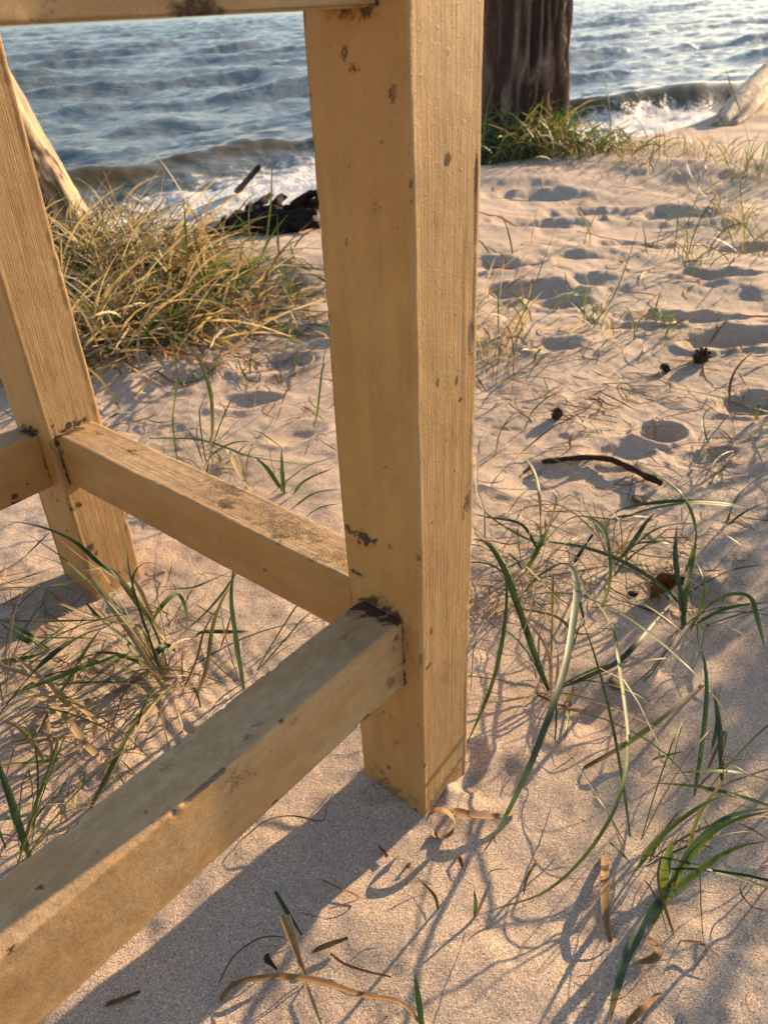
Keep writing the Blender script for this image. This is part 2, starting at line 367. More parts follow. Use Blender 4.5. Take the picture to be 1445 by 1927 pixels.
def beam(name, axis, lo, hi, c, size, stamps=(), rough_axes=(), top_wear=0.0, ds=0.0016, dl=0.003, rad=0.0022, chips=0.5, seed=0, bow=0.0, face_wear=0.0, grain_amp=0.00028, edge_stamps=()):
    """A sawn, painted timber along local axis; c = the two other coordinates, size = full section."""
    oa = [a for a in (0, 1, 2) if a != axis]
    hx, hy = size[0] / 2 - rad, size[1] / 2 - rad
    pts = []; nrm = []; ed = []
    def side(p, q, n):
        L = math.dist(p, q); k = max(2, int(L / ds))
        for i in range(k + 1):
            t = i / k; pts.append((p[0] + (q[0] - p[0]) * t, p[1] + (q[1] - p[1]) * t)); nrm.append(n); ed.append(min(t, 1 - t) * L)
    def corner(cx, cy, a0):
        for i in range(1, 4):
            a = a0 + math.pi / 2 * i / 4; pts.append((cx + rad * math.cos(a), cy + rad * math.sin(a))); nrm.append((math.cos(a), math.sin(a))); ed.append(-0.001)
    side((hx + rad, -hy), (hx + rad, hy), (1, 0)); corner(hx, hy, 0)
    side((hx, hy + rad), (-hx, hy + rad), (0, 1)); corner(-hx, hy, math.pi / 2)
    side((-hx - rad, hy), (-hx - rad, -hy), (-1, 0)); corner(-hx, -hy, math.pi)
    side((-hx, -hy - rad), (hx, -hy - rad), (0, -1)); corner(hx, -hy, 1.5 * math.pi)
    pts = np.array(pts); nrm = np.array(nrm); ed = np.array(ed)
    per = np.concatenate([[0], np.cumsum(np.hypot(*np.diff(pts, axis=0).T))])
    ns = max(2, int((hi - lo) / dl)); s = np.linspace(lo, hi, ns + 1)
    S, Pm = np.meshgrid(s, per, indexing='ij'); ED = np.broadcast_to(ed, S.shape)
    rx = np.zeros(len(pts)); wt = np.zeros(len(pts))
    for k, ax in enumerate(oa):
        if ax in rough_axes: rx = np.maximum(rx, sst(0.6, 0.9, np.abs(nrm[:, k])))
        wt = np.maximum(wt, face_wear)
        if ax == 2: wt = np.maximum(wt, sst(0.6, 0.9, nrm[:, k]) * top_wear)
    RX = np.broadcast_to(rx, S.shape)
    dsp = 0.0011 * fbm(S * 7, Pm * 9, seed + 1, 2)
    dsp = dsp + (0.12 + 0.88 * RX) * grain_amp * (0.55 * fbm(S * 7, Pm * 190, seed + 5, 2) + 0.35 * fbm(S * 60, Pm * 120, seed + 8, 2))
    dsp = dsp + RX * 0.00013 * (1.0 + 2.2 * sst(.40, .62, S) * (seed == 1)) * np.sin(S * 2 * np.pi / (0.0085 if seed == 1 else 0.011) + 2 * vnoise(S * 9, Pm * 12, seed + 15)) * sst(0.0, 0.5, vnoise(S * 3.5, Pm * 4, seed + 16))
    dsp = dsp + RX * 0.0005 * np.exp(-((ED - 0.0022) / 0.0014) ** 2) * (0.6 + 0.6 * vnoise(S * 30, Pm * 5, seed + 9))
    cn = vnoise(S * 55, np.sign(Pm) * 0 + np.round(Pm * 12), seed + 12) + 0.6 * vnoise(S * 210, np.round(Pm * 12), seed + 13)
    edge = np.exp(-np.clip(ED, 0, 1) / 0.0022)
    chip = edge * sst(0.55, 1.0, cn) * chips
    dsp = dsp - 0.0016 * chip
    V = np.zeros(S.shape + (3,))
    V[..., axis] = S
    off = pts[None] + nrm[None] * dsp[..., None]
    V[..., oa[0]] = c[0] + off[..., 0]; V[..., oa[1]] = c[1] + off[..., 1]
    if bow: V[..., oa[1]] += bow * np.sin(S * 3.1)
    V = V.reshape(-1, 3)
    dirt = np.zeros(len(V)); wear = np.broadcast_to(wt, S.shape).ravel().copy(); chipv = chip.ravel().copy()
    wear = wear * (0.55 + 0.45 * sst(-0.5, 0.5, fbm(S * 9, Pm * 24, seed + 20, 3))).ravel()
    for p, rad3, st in stamps:
        q = np.sqrt((((V - np.asarray(p)) / np.asarray(rad3)) ** 2).sum(1))
        near = q < 2.2
        if not near.any(): continue
        u = V[near] @ np.array([[1, .3], [.4, 1], [.7, -.8]])
        qq = q[near] + 0.55 * vnoise(u[:, 0] * 170, u[:, 1] * 170, seed + 60) + 0.35 * vnoise(u[:, 0] * 480, u[:, 1] * 480, seed + 61)
        dirt[near] = np.maximum(dirt[near], st * (1 - sst(0.15, 1.25, qq)))
    for p, rad3, st in edge_stamps:
        q = np.sqrt((((V - np.asarray(p)) / np.asarray(rad3)) ** 2).sum(1))
        chipv = np.maximum(chipv, st * (1 - sst(0.3, 1.0, q)))
    n = len(pts); F = gridF(ns + 1, n, True)
    flip = (axis != 1)
    if not flip: F = F[:, ::-1]
    # end caps
    a = len(V); V = np.vstack([V, V[:n].mean(0), V[-n:].mean(0)])
    i = np.arange(n); j = (i + 1) % n
    T = np.vstack([np.c_[np.full(n, a), j, i], np.c_[np.full(n, a + 1), ns * n + i, ns * n + j]])
    if not flip: T = T[:, ::-1]
    pad = lambda v: np.concatenate([v, [0, 0]])
    gp = np.vstack([np.c_[Pm.ravel() + seed * 0.37, S.ravel() + seed * 0.61, np.zeros(S.size)], np.zeros((2, 3))])
    me = mesh(name, V, [F, T], PAINT, True, {'gp': ('FLOAT_VECTOR', gp), 'rough': ('FLOAT', pad(RX.ravel())), 'dirt': ('FLOAT', pad(dirt)),
              'wear': ('FLOAT', pad(wear)), 'chip': ('FLOAT', pad(chipv))})
    return link(name, me, table)

# local axes: x along the long side, y = minus the short side, z up
def stL(px, py, rw, rh, st=1.0): return (on_face(px, py, 0, HU), (0.004, rw, rh), st)       # on the near leg's left face
def stR(px, py, rw, rh, st=1.0): return (on_face(px, py, 1, HV), (rw, 0.004, rh), st)       # on its right face
S1 = [stL(683, 1010, .015, .009, 1.2), stL(664, 1000, .010, .005, 1.0), stL(700, 1022, .012, .005, .5), stL(673, 1080, .009, .0035, 1.1), stL(655, 24, .014, .005, .8), stL(690, 18, .008, .004, .8),
       stL(651, 458, .0015, .002, 1), stL(648, 102, .004, .005, .6), stL(665, 128, .004, .005, .6), stL(738, 178, .004, .007, .5), stL(735, 236, .003, .003, .8),
      stL(688, 1131, .014, .006, 1.0), stL(705, 1138, .014, .007, 1.15), stL(722, 1146, .012, .0055, 1.1), stL(738, 1154, .011, .0055, 1.1), stL(750, 1162, .009, .007, 1.0), stL(722, 1140, .03, .014, .45), stL(757, 1190, .0025, .02, .9), stL(759, 1235, .0025, .03, .8), stL(761, 1280, .003, .02, .8),
      stL(764, 1210, .004, .02, .45), stL(772, 1180, .005, .02, .35), stL(735, 1350, .008, .005, .45), stL(725, 1342, .006, .003, .6), stL(745, 1395, .006, .004, .4), stL(732, 1445, .004, .003, .8),
      stL(715, 1450, .012, .006, .45), stL(770, 1500, .006, .008, .6), stL(780, 1522, .008, .005, .8), stL(785, 1365, .004, .006, .6), stL(755, 1375, .005, .004, .5), stL(700, 1470, .02, .006, .6),
      stL(740, 1508, .03, .008, .55), stL(784, 455, .002, .01, .5), stL(710, 395, .006, .008, .30), stL(725, 880, .003, .003, .6), stL(735, 1028, .006, .006, .45)]
S1 += [stR(843, 302, .004, .006, 1.2), stR(822, 716, .0025, .006, .9), stR(858, 716, .0028, .005, 1.1), stR(865, 752, .0028, .004, 1.2), stR(838, 830, .002, .003, .8), stR(855, 885, .002, .003, .8),
       stR(807, 1251, .0045, .0055, 1.3), stR(811, 1188, .003, .006, .9), stR(817, 1280, .0012, .010, .9), stR(886, 640, .004, .022, .9), stR(878, 945, .006, .02, .75), stR(872, 968, .004, .012, .7),
       stR(820, 540, .0015, .01, .5), stR(812, 985, .0012, .002, 1.0), stR(800, 1440, .002, .003, 1.2), stR(840, 1500, .03, .010, .45), stR(855, 1445, .01, .006, .5), ((0, HV, .012), (.06, .004, .022), .5), ((HU, 0, .010), (.004, .06, .020), .55), stR(846, 105, .003, .002, .7),
       stR(875, 213, .003, .003, .6), stR(860, 259, .002, .003, .7), stR(812, 695, .002, .007, .4), stR(833, 545, .002, .012, .4)]
beam('leg', 2, -0.18, 0.86, (0, 0), (2 * HU, 2 * HV), S1, rough_axes=(1,), seed=1, edge_stamps=[(on_face(884, 640, 1, HV), (.006, .006, .02), .9), (on_face(911, 245, 1, HV), (.005, .005, .012), .9), (on_face(880, 1230, 1, HV), (.004, .006, .02), .9), (on_face(896, 330, 1, HV), (.004, .005, .03), .6)])
# far leg
def st2L(px, py, rw, rh, st=1.0): return (on_face(px, py, 0, HU), (0.004, rw, rh), st)
def st2R(px, py, rw, rh, st=1.0): return (on_face(px, py, 1, -LB + HV), (rw, 0.004, rh), st)
S2 = [st2R(140, 797, .02, .007, 1.2), st2R(120, 812, .016, .007, 1.1), st2R(104, 822, .006, .02, 1.0), st2R(116, 860, .003, .03, .9), st2R(128, 895, .003, .03, .8), st2R(147, 953, .008, .006, .9), st2R(140, 960, .006, .004, .9), st2R(135, 958, .005, .005, .8),
      st2R(170, 1030, .009, .010, .9), st2R(181, 1042, .006, .008, .8), st2R(187, 958, .006, .003, .6), st2R(147, 947, .003, .003, 1), st2R(200, 1075, .03, .012, .5), st2R(220, 1080, .012, .006, .9),
      st2L(100, 935, .008, .008, .5), st2L(110, 942, .008, .003, .8), st2L(128, 1000, .008, .004, .7), st2L(140, 1100, .02, .010, .8), st2L(60, 808, .02, .006, 1.2), st2L(160, 1060, .008, .03, .45), st2L(150, 1112, .03, .008, .8)]
beam('leg', 2, -0.18, 0.86, (0, -LB), (2 * HU, 2 * HV), S2, rough_axes=(1,), seed=2, ds=0.0019)
beam('leg', 2, -0.18, 0.86, (LA, 0), (2 * HU, 2 * HV), (), rough_axes=(1,), seed=3, ds=0.004, dl=0.01)
beam('leg', 2, -0.18, 0.86, (LA, -LB), (2 * HU, 2 * HV), (), rough_axes=(1,), seed=4, ds=0.004, dl=0.01)
# lower rails. A: front long rail, B: short rail, C: rear long rail
ZA0, ZA1 = 0.1959, 0.2815
def tA(px, py, rw, rh, st): return (on_face(px, py, 2, ZA1), (rw, rh, .004), st)
def fA(px, py, rw, rh, st): return (on_face(px, py, 1, 0.0223), (rw, .004, rh), st)
SA = [tA(690, 1140, .012, .02, 1.3), tA(715, 1152, .014, .02, 1.2), tA(740, 1162, .012, .02, 1.1), tA(735, 1168, .006, .03, .9), tA(670, 1150, .02, .012, .5), tA(463, 1392, .007, .005, .55), tA(490, 1362, .009, .005, .45), tA(645, 1200, .01, .004, .5), tA(600, 1235, .008, .004, .4),
      fA(742, 1205, .006, .004, .7), fA(755, 1250, .003, .004, .9), fA(741, 1225, .003, .012, .4), fA(450, 1468, .016, .020, .42), fA(470, 1455, .009, .012, .40), fA(555, 1355, .006, .005, .5), fA(440, 1550, .012, .006, .3), fA(25, 1785, .004, .008, 1.0), fA(735, 1285, .008, .01, .5),
      tA(75, 1670, .003, .003, .8), tA(280, 1560, .012, .004, .4), tA(300, 1540, .012, .008, .35), tA(310, 1440, .01, .006, .35)]
EA = [(on_face(x, y, 2, ZA1), (.012, .0035, .006), 1.0) for x, y in ((400, 1474), (420, 1457), (440, 1441), (460, 1424), (480, 1408), (500, 1391), (520, 1375), (545, 1354))]
beam('stretcher', 0, HU - 0.001, LA - HU, (-0.0039, (ZA0 + ZA1) / 2), (0.0523, ZA1 - ZA0), SA, rough_axes=(), top_wear=0.85, face_wear=0.6, seed=5, ds=0.0016, dl=0.0025, edge_stamps=EA, chips=1.0, rad=0.002)
ZB0, ZB1 = 0.2065, 0.2852
def tB(px, py, rw, rh, st): return (on_face(px, py, 2, ZB1), (rw, rh, .004), st)
def fB(px, py, rw, rh, st): return (on_face(px, py, 0, 0.0284), (.004, rw, rh), st)
SB = [((0, -.18, ZB1), (.026, .07, .004), .62), ((0, -.30, ZB1), (.026, .06, .004), .42), ((0.006, -.09, ZB1), (.02, .05, .004), .5), ((0, -.50, ZB1), (.026, .06, .004), .35), tB(420, 910, .03, .05, .55), tB(440, 925, .02, .04, .65), tB(425, 950, .012, .015, .8), tB(510, 960, .02, .05, .5), tB(525, 1010, .012, .02, .75), tB(590, 1015, .008, .02, .6), tB(245, 850, .006, .010, .9), tB(185, 815, .005, .010, .9), tB(130, 815, .03, .012, .9),
      tB(380, 880, .025, .04, .4), tB(350, 870, .012, .03, .35), tB(600, 1050, .01, .02, .5), fB(112, 840, .008, .010, 1.0), fB(120, 870, .003, .02, .8), fB(415, 1020, .003, .003, 1.0), fB(498, 1073, .003, .003, .9), fB(495, 1105, .003, .004, .9), fB(540, 1015, .012, .006, .5), fB(290, 975, .003, .003, .8)]
beam('stretcher', 1, -LB + HV - 0.001, -HV + 0.001, (0.0, (ZB0 + ZB1) / 2), (0.0569, ZB1 - ZB0), SB, rough_axes=(2,), top_wear=0.95, seed=6, ds=0.0016, dl=0.0025, chips=0.32, rad=0.002, grain_amp=0.0004)
ZC0, ZC1 = 0.1993, 0.2847
def fC(px, py, rw, rh, st): return (on_face(px, py, 1, -LB + 0.0167), (rw, .004, rh), st)
SC_ = [fC(32, 935, .006, .008, 1.2), fC(30, 947, .008, .005, 1.0), fC(90, 880, .003, .03, .9), fC(50, 910, .003, .003, 1), fC(15, 900, .01, .05, .25), (on_face(60, 812, 2, ZC1), (.012, .03, .004), 1.1)]
beam('stretcher', 0, HU - 0.001, LA - HU, (-LB - 0.006, (ZC0 + ZC1) / 2), (0.0454, ZC1 - ZC0), SC_, top_wear=0.8, seed=8, ds=0.0022, dl=0.004)
beam('stretcher', 1, -LB + HV - 0.001, -HV + 0.001, (LA, (ZB0 + ZB1) / 2), (0.0569, ZB1 - ZB0), (), top_wear=0.8, seed=9, ds=0.004, dl=0.01)
# aprons under the top
ZP = 0.7736
def fP(px, py, rw, rh, st): return (on_face(px, py, 1, 0.0225), (rw, .006, rh), st)
SP = [fP(370, 18, .018, .010, .9), fP(400, 20, .012, .008, .6), fP(340, 20, .012, .008, .6), fP(712, 8, .003, .01, .8), fP(700, 14, .01, .003, .7), fP(100, 40, .006, .06, .3)]
beam('apron', 0, HU - 0.001, LA - HU, (-0.0039, ZP + 0.0433), (0.0523, 0.0866), SP, rough_axes=(1,), seed=10, ds=0.002, dl=0.003)
beam('apron', 0, HU - 0.001, LA - HU, (-LB - 0.006, ZP + 0.0433), (0.0454, 0.0866), (), seed=11, ds=0.004, dl=0.01)
beam('apron', 1, -LB + HV - 0.001, -HV + 0.001, (0.0, ZP + 0.0433), (0.0569, 0.0866), (), seed=12, ds=0.004, dl=0.01)
beam('apron', 1, -LB + HV - 0.001, -HV + 0.001, (LA, ZP + 0.0433), (0.0569, 0.0866), (), seed=13, ds=0.004, dl=0.01)

# ------------------------------------------------------------------ grass: ribbons
PAL = {'tan': ((.27, .155, .062), (.33, .195, .085), (.26, .14, .055)), 'green': ((.10, .15, .035), (.085, .15, .032), (.13, .18, .05)), 'dark': ((.06, .10, .035), (.040, .085, .030), (.055, .10, .04)),
       'blue': ((.06, .10, .05), (.05, .095, .055), (.08, .13, .08)), 'lime': ((.16, .20, .045), (.14, .21, .045), (.16, .2, .05)),
       'straw': ((.32, .22, .11), (.39, .29, .16), (.35, .265, .155)), 'pale': ((.40, .31, .19), (.47, .38, .25), (.41, .33, .22)),
       'brown': ((.16, .085, .035), (.21, .11, .045), (.14, .075, .035)), 'rust': ((.20, .085, .035), (.24, .10, .04), (.18, .07, .03)),
       'yel': ((.26, .22, .06), (.22, .21, .05), (.30, .22, .08)), 'mixed': ((.22, .14, .06), (.10, .15, .04), (.30, .22, .1)),
       'dark_brown': ((.045, .026, .016), (.05, .03, .018), (.04, .024, .014))}
for q in ('green', 'dark', 'blue', 'lime', 'yel'): PAL[q] = tuple(tuple(v * .82 for v in c) for c in PAL[q])
def catmull(P, n):
    P = np.asarray(P, float)
    if len(P) == 2: return P[0] + (P[1] - P[0]) * np.linspace(0, 1, n)[:, None]
    Q = np.vstack([2 * P[0] - P[1], P, 2 * P[-1] - P[-2]])
    seg = np.linspace(0, len(P) - 1 - 1e-9, n); k = seg.astype(int); t = (seg - k)[:, None]
    a, b, c, d = Q[k], Q[k + 1], Q[k + 2], Q[k + 3]
    return 0.5 * (2 * b + (c - a) * t + (2 * a - 5 * b + 4 * c - d) * t * t + (3 * b - a - 3 * c + d) * t ** 3)
def ribbon(P, w, pal, fold=0.35, twist=0.4, taper=(0.55, 1.0, 0.06), jit=None):
    """P (n,3) centreline -> V, F, colours. A V-folded leaf with real thickness in its fold."""
    P = np.asarray(P, float); n = len(P); t = np.linspace(0, 1, n)
    T = np.gradient(P, axis=0); T /= np.linalg.norm(T, axis=1)[:, None] + 1e-9
    up = np.array([0, 0, 1.0]); S = np.cross(T, up); bad = np.linalg.norm(S, axis=1) < 0.15
    S[bad] = np.cross(T[bad], np.array([0.6, -0.8, 0])); S /= np.linalg.norm(S, axis=1)[:, None]
    for i in range(1, n):
        if S[i] @ S[i - 1] < 0: S[i] = -S[i]
    N = np.cross(S, T)
    tw = (random.uniform(-1, 1) * twist) + twist * 1.2 * random.uniform(-1, 1) * t
    Sd = S * np.cos(tw)[:, None] + N * np.sin(tw)[:, None]; Nd = -S * np.sin(tw)[:, None] + N * np.cos(tw)[:, None]
    wd = w / 2 * np.interp(t, [0, 0.12, 0.45, 0.8, 1], [taper[0], 0.85, taper[1], 0.62, taper[2]])
    L = P + Sd * wd[:, None] + Nd * (wd * fold)[:, None]; R = P - Sd * wd[:, None] + Nd * (wd * fold)[:, None]
    V = np.stack([L, P, R], 1).reshape(-1, 3)
    F = gridF(n, 3)
    c = [np.array(x) for x in PAL[pal]]; j = random.uniform(0.75, 1.25) if jit is None else jit
    cc = np.where(t[:, None] < 0.5, c[0] + (c[1] - c[0]) * (2 * t[:, None]), c[1] + (c[2] - c[1]) * (2 * t[:, None] - 1)) * j
    cc = cc * (1 + 0.12 * np.array([random.uniform(-1, 1) for _ in range(n)])[:, None])
    if pal in ('green', 'dark', 'blue', 'lime') and random.random() < 0.75:
        k = sst(random.uniform(.62, .9), 1.0, t)[:, None]; cc = cc * (1 - k) + np.array((.17, .10, .045)) * k
    return V, F, np.c_[np.repeat(cc, 3, 0) * np.tile(np.array([1.05, 0.85, 0.95]), n)[:, None], np.tile([0, .5, 1.], n)]
def join(parts):
    Vs, Fs, Cs, k = [], [], [], 0
    for V, F, C in parts: Vs.append(V); Fs.append(F + k); Cs.append(C); k += len(V)
    return np.vstack(Vs), np.vstack(Fs), np.vstack(Cs)
def leaf_mesh(name, V, F, C, mat): return mesh(name, V, F, mat, True, {'col': ('FLOAT_COLOR', C)})

HP = {'arch': lambda t: np.sin(np.pi * t) ** 0.8, 'rise': lambda t: t ** 0.8, 'lean': lambda t: 1 - (1 - t) ** 2, 'flat': lambda t: 0.15 + 0 * t,
      'droop': lambda t: np.sin(np.pi * (0.08 + 0.72 * t)) , 'fall': lambda t: 1 - t, 'hang': lambda t: np.sin(np.pi * (0.5 * t + 0.35)) }
def trace(px, mode, h, n=None, lift=0.002):
    P2 = np.asarray(px, float); n = n or max(8, 4 * len(P2))
    Q = catmull(P2, n); L = np.concatenate([[0], np.cumsum(np.hypot(*np.diff(Q, axis=0).T))]); t = L / L[-1]
    zz = h * HP[mode](t) + lift
    if mode not in ('hang', 'fall'): zz[0] = min(zz[0], 0.0)
    out = []
    for (x, y), z in zip(Q, zz):
        p = at(x, y, z); g = Hs(p[0], p[1]); out.append(at(x, y, z + g))
    return np.array(out)
def shoot(name, label, cat, blades, group=None, scale=1.0):
    """One grass plant: every traced leaf is a part."""
    pts = [trace(b[0], b[1], b[2]) for b in blades]
    b0 = pts[0][0]; root = empty(name, (b0[0], b0[1], Hs(b0[0], b0[1]))); tag(root, label, cat, group)
    org = np.array(root.location)
    for P, b in zip(pts, blades):
        V, F, C = ribbon(P - org, b[3] * 0.00118 * scale, b[4], twist=b[5] if len(b) > 5 else 0.45)
        nm = 'straw_leaf' if b[4] in ('straw', 'pale', 'brown', 'rust') else 'blade'
        link(nm, leaf_mesh(nm, V, F, C, STRAW if nm == 'straw_leaf' else GRASS), root)
    k = 6 + len(blades) if len(blades) >= 5 else 0
    for _ in range(k):
        az = random.uniform(0, 2 * math.pi); L = random.uniform(.07, .30); t = np.linspace(0, 1, 9); e0 = random.uniform(.25, 1.2); e1 = e0 - random.uniform(.8, 2.4); kk = random.random()
        el = e0 + (e1 - e0) * (t ** 1.2 if kk < .7 else sst(.45, .6, t)); az_ = az + random.gauss(0, .5) * t
        st = np.stack([np.cos(el) * np.cos(az_), np.cos(el) * np.sin(az_), np.sin(el)], 1) * L / 8
        Q = np.cumsum(st, 0) + np.array([random.gauss(0, .006), random.gauss(0, .006), -.004]); g = H(Q[:, 0] + b0[0], Q[:, 1] + b0[1]) - root.location.z
        wx, wy = Q[:, 0] + b0[0], Q[:, 1] + b0[1]
        if (np.hypot(wx, wy) < .13).any() or ((wy < .0) & (wx < .14) & (wx > -.2)).any(): continue     # keep clear of the near leg
        Q[1:, 2] = np.maximum(Q[1:, 2], g[1:] + .002)
        pal = random.choice(('green', 'green', 'dark', 'dark', 'yel', 'straw', 'pale', 'mixed', 'blue')); V, F, C = ribbon(Q, random.uniform(.0014, .0038), pal, twist=.6)
        nm = 'straw_leaf' if pal in ('straw', 'pale', 'rust') else 'blade'
        link(nm, leaf_mesh(nm, V, F, C, STRAW if nm == 'straw_leaf' else GRASS), root)
    return root
def R5(*p): return [(880 + x / 2.5575, 820 + y / 2.5575) for x, y in p]
def C6(*p): return [(722 + x / 2.0, 1200 + y / 2.0) for x, y in p]
def R6(*p): return [(x / 2.752, 950 + y / 2.752) for x, y in p]
def C3(*p): return [(x / 2.0, 600 + y / 2.0) for x, y in p]
def C4(*p): return [(722 + x / 2.0, 600 + y / 2.0) for x, y in p]

G0 = 'grass shoots growing in the sand'
shoot('grass_shoot', 'green grass shoot nearest the right side of the near leg, with a tall hooked blade', 'grass', [
    (R5((275, 660), (320, 580), (355, 500), (370, 440), (368, 370)), 'rise', .05, 7, 'green'),
    (R5((350, 500), (352, 400), (345, 280), (320, 170), (270, 100), (190, 70), (60, 100)), 'droop', .13, 5.5, 'yel'),
    (R5((375, 500), (400, 400), (424, 320), (423, 280), (400, 255), (340, 243), (260, 280), (195, 370), (175, 430)), 'droop', .10, 3.6, 'yel'),
    (R5((370, 510), (450, 430), (520, 392), (590, 400), (650, 450), (680, 560), (685, 680), (655, 810), (580, 930)), 'arch', .12, 5.5, 'green'),
    (R5((380, 510), (330, 470), (240, 445), (125, 435)), 'rise', .05, 5, 'pale'),
    (R5((390, 512), (560, 540), (730, 600), (900, 700), (1000, 790), (1090, 890)), 'arch', .06, 6.5, 'green'),
    (R5((360, 530), (250, 480), (120, 400), (20, 305)), 'rise', .05, 4, 'green'),
    (R5((340, 560), (260, 430), (100, 395), (20, 375)), 'arch', .03, 5, 'dark'),
    (R5((350, 560), (180, 640), (20, 690)), 'arch', .02, 4, 'dark')], G0)
shoot('grass_shoot', 'grass shoot whose long pale-edged blade arches over and hangs to the foreground sand', 'grass', [
    (R5((245, 790), (330, 690), (420, 630), (470, 620), (505, 650), (522, 740), (505, 900), (470, 1100), (400, 1320), (320, 1535)) + C6((540, 500), (470, 650), (400, 770), (365, 820)), 'arch', .14, 7.5, 'blue'),
    (R5((250, 785), (350, 730), (450, 712), (540, 740), (640, 830), (700, 950), (725, 1100), (760, 1350), (772, 1480)) + C6((918, 370), (905, 520), (850, 680), (740, 840), (600, 960), (440, 1015), (340, 1050)), 'arch', .10, 4.6, 'lime'),
    (R5((250, 795), (360, 760), (480, 765), (600, 795), (740, 860), (870, 950), (1000, 1060), (1130, 1190), (1250, 1350), (1350, 1535)) + C6((1445, 530),), 'arch', .09, 5.5, 'green'),
    (R5((240, 800), (150, 740), (20, 725)), 'arch', .03, 4, 'yel'),
    (R5((540, 715), (700, 745), (860, 820), (1000, 920), (1100, 1030), (1135, 1100)), 'arch', .06, 4, 'green'),
    (R5((230, 830), (420, 870), (520, 950), (600, 950)), 'flat', .02, 4, 'mixed')], G0)
shoot('grass_shoot', 'two-bladed dark grass shoot in front of the near leg foot, leaning left over the sand', 'grass', [
    (R5((388, 1230), (330, 1080), (270, 900), (220, 760), (180, 650), (130, 560), (80, 510), (20, 497)), 'lean', .12, 8, 'dark'),
    (R5((0, 1475), (80, 1300), (140, 1120), (180, 900), (187, 720), (165, 620)), 'lean', .13, 5, 'dark'),
    (R5((400, 1230), (395, 1080), (355, 980), (270, 870)), 'lean', .06, 5, 'straw'),
    (R5((420, 1240), (432, 1120), (432, 1030)), 'rise', .04, 4, 'straw'),
    (R5((470, 1290), (500, 1240), (505, 1190)), 'rise', .03, 6, 'straw'),
    (R5((380, 1240), (330, 1170), (315, 1110)), 'rise', .03, 4, 'straw'),
    (R5((400, 1250), (330, 1240), (460, 1300), (560, 1320), (650, 1300), (735, 1225)), 'flat', .04, 4, 'rust'),
    (R5((350, 1245), (180, 1278), (0, 1290)), 'flat', .02, 3, 'yel'),
    (R5((490, 1250), (485, 1330), (455, 1535)), 'flat', .02, 3, 'mixed')], G0)
shoot('grass_shoot', 'broad green grass shoot with a thick dark upright blade, beside the curled dead leaf', 'grass', [
    (R5((1040, 915), (1025, 790), (1000, 660), (995, 550), (1005, 430)), 'rise', .12, 9, 'dark'),
    (R5((1080, 910), (1150, 830), (1220, 780), (1300, 765), (1360, 790), (1390, 880), (1420, 1000), (1445, 1110)), 'arch', .09, 8, 'green'),
    (R5((1085, 915), (1200, 850), (1300, 820), (1460, 800)), 'lean', .05, 5.5, 'green'),
    (R5((1045, 660), (1085, 560), (1102, 470), (1080, 370), (1040, 290), (960, 220), (870, 160), (790, 120), (690, 98)), 'droop', .17, 6.5, 'green'),
    (R5((1030, 930), (1045, 760), (1070, 640), (1100, 520)), 'rise', .08, 8, 'lime'),
    (R5((1060, 760), (1180, 690), (1300, 640), (1460, 620)), 'lean', .06, 4.5, 'dark'),
    (R5((1150, 915), (1250, 880), (1350, 850), (1460, 828)), 'lean', .04, 8, 'dark'),
    (R5((1045, 900), (1020, 820), (1012, 700), (1012, 580), (1060, 570)), 'rise', .08, 4, 'pale'),
    (R5((450, 1215), (600, 1150), (720, 1090), (830, 980), (920, 870), (1005, 775)), 'arch', .06, 6, 'blue'),
    (R5((1075, 940), (1130, 800), (1135, 690), (1090, 590)), 'lean', .08, 4, 'green')], G0)
shoot('grass_shoot', 'wide spreading grass shoot behind the dead leaf, its blades arching right out of the picture', 'grass', [
    (R5((710, 622), (780, 540), (850, 430), (900, 370)), 'rise', .06, 8, 'blue'),
    (R5((640, 412), (760, 350), (900, 325), (1050, 315), (1250, 325), (1460, 385)), 'arch', .10, 7, 'dark'),
    (R5((660, 435), (780, 385), (900, 350), (1060, 328), (1300, 345), (1460, 395)), 'arch', .09, 5.5, 'green'),
    (R5((730, 600), (800, 530), (880, 515), (980, 530), (1010, 640)), 'arch', .06, 6, 'green'),
    (R5((770, 560), (900, 455), (1050, 425), (1200, 460), (1330, 540), (1440, 640)), 'arch', .06, 5, 'green'),
    (R5((690, 690), (780, 590), (900, 500), (1000, 420)), 'lean', .05, 5.5, 'green'),
    (R5((1240, 430), (1290, 310), (1350, 240), (1445, 175)), 'rise', .12, 5.5, 'dark'),
    (R5((1230, 450), (1330, 370), (1460, 310)), 'rise', .05, 4.5, 'green'),
    (R5((560, 905), (540, 820), (500, 720)), 'rise', .05, 5, 'dark'),
    (R5((640, 440), (700, 400), (790, 386), (930, 400)), 'arch', .05, 5, 'lime'),
    (R5((680, 500), (820, 570), (980, 590), (1070, 575)), 'flat', .03, 4, 'yel')], G0)
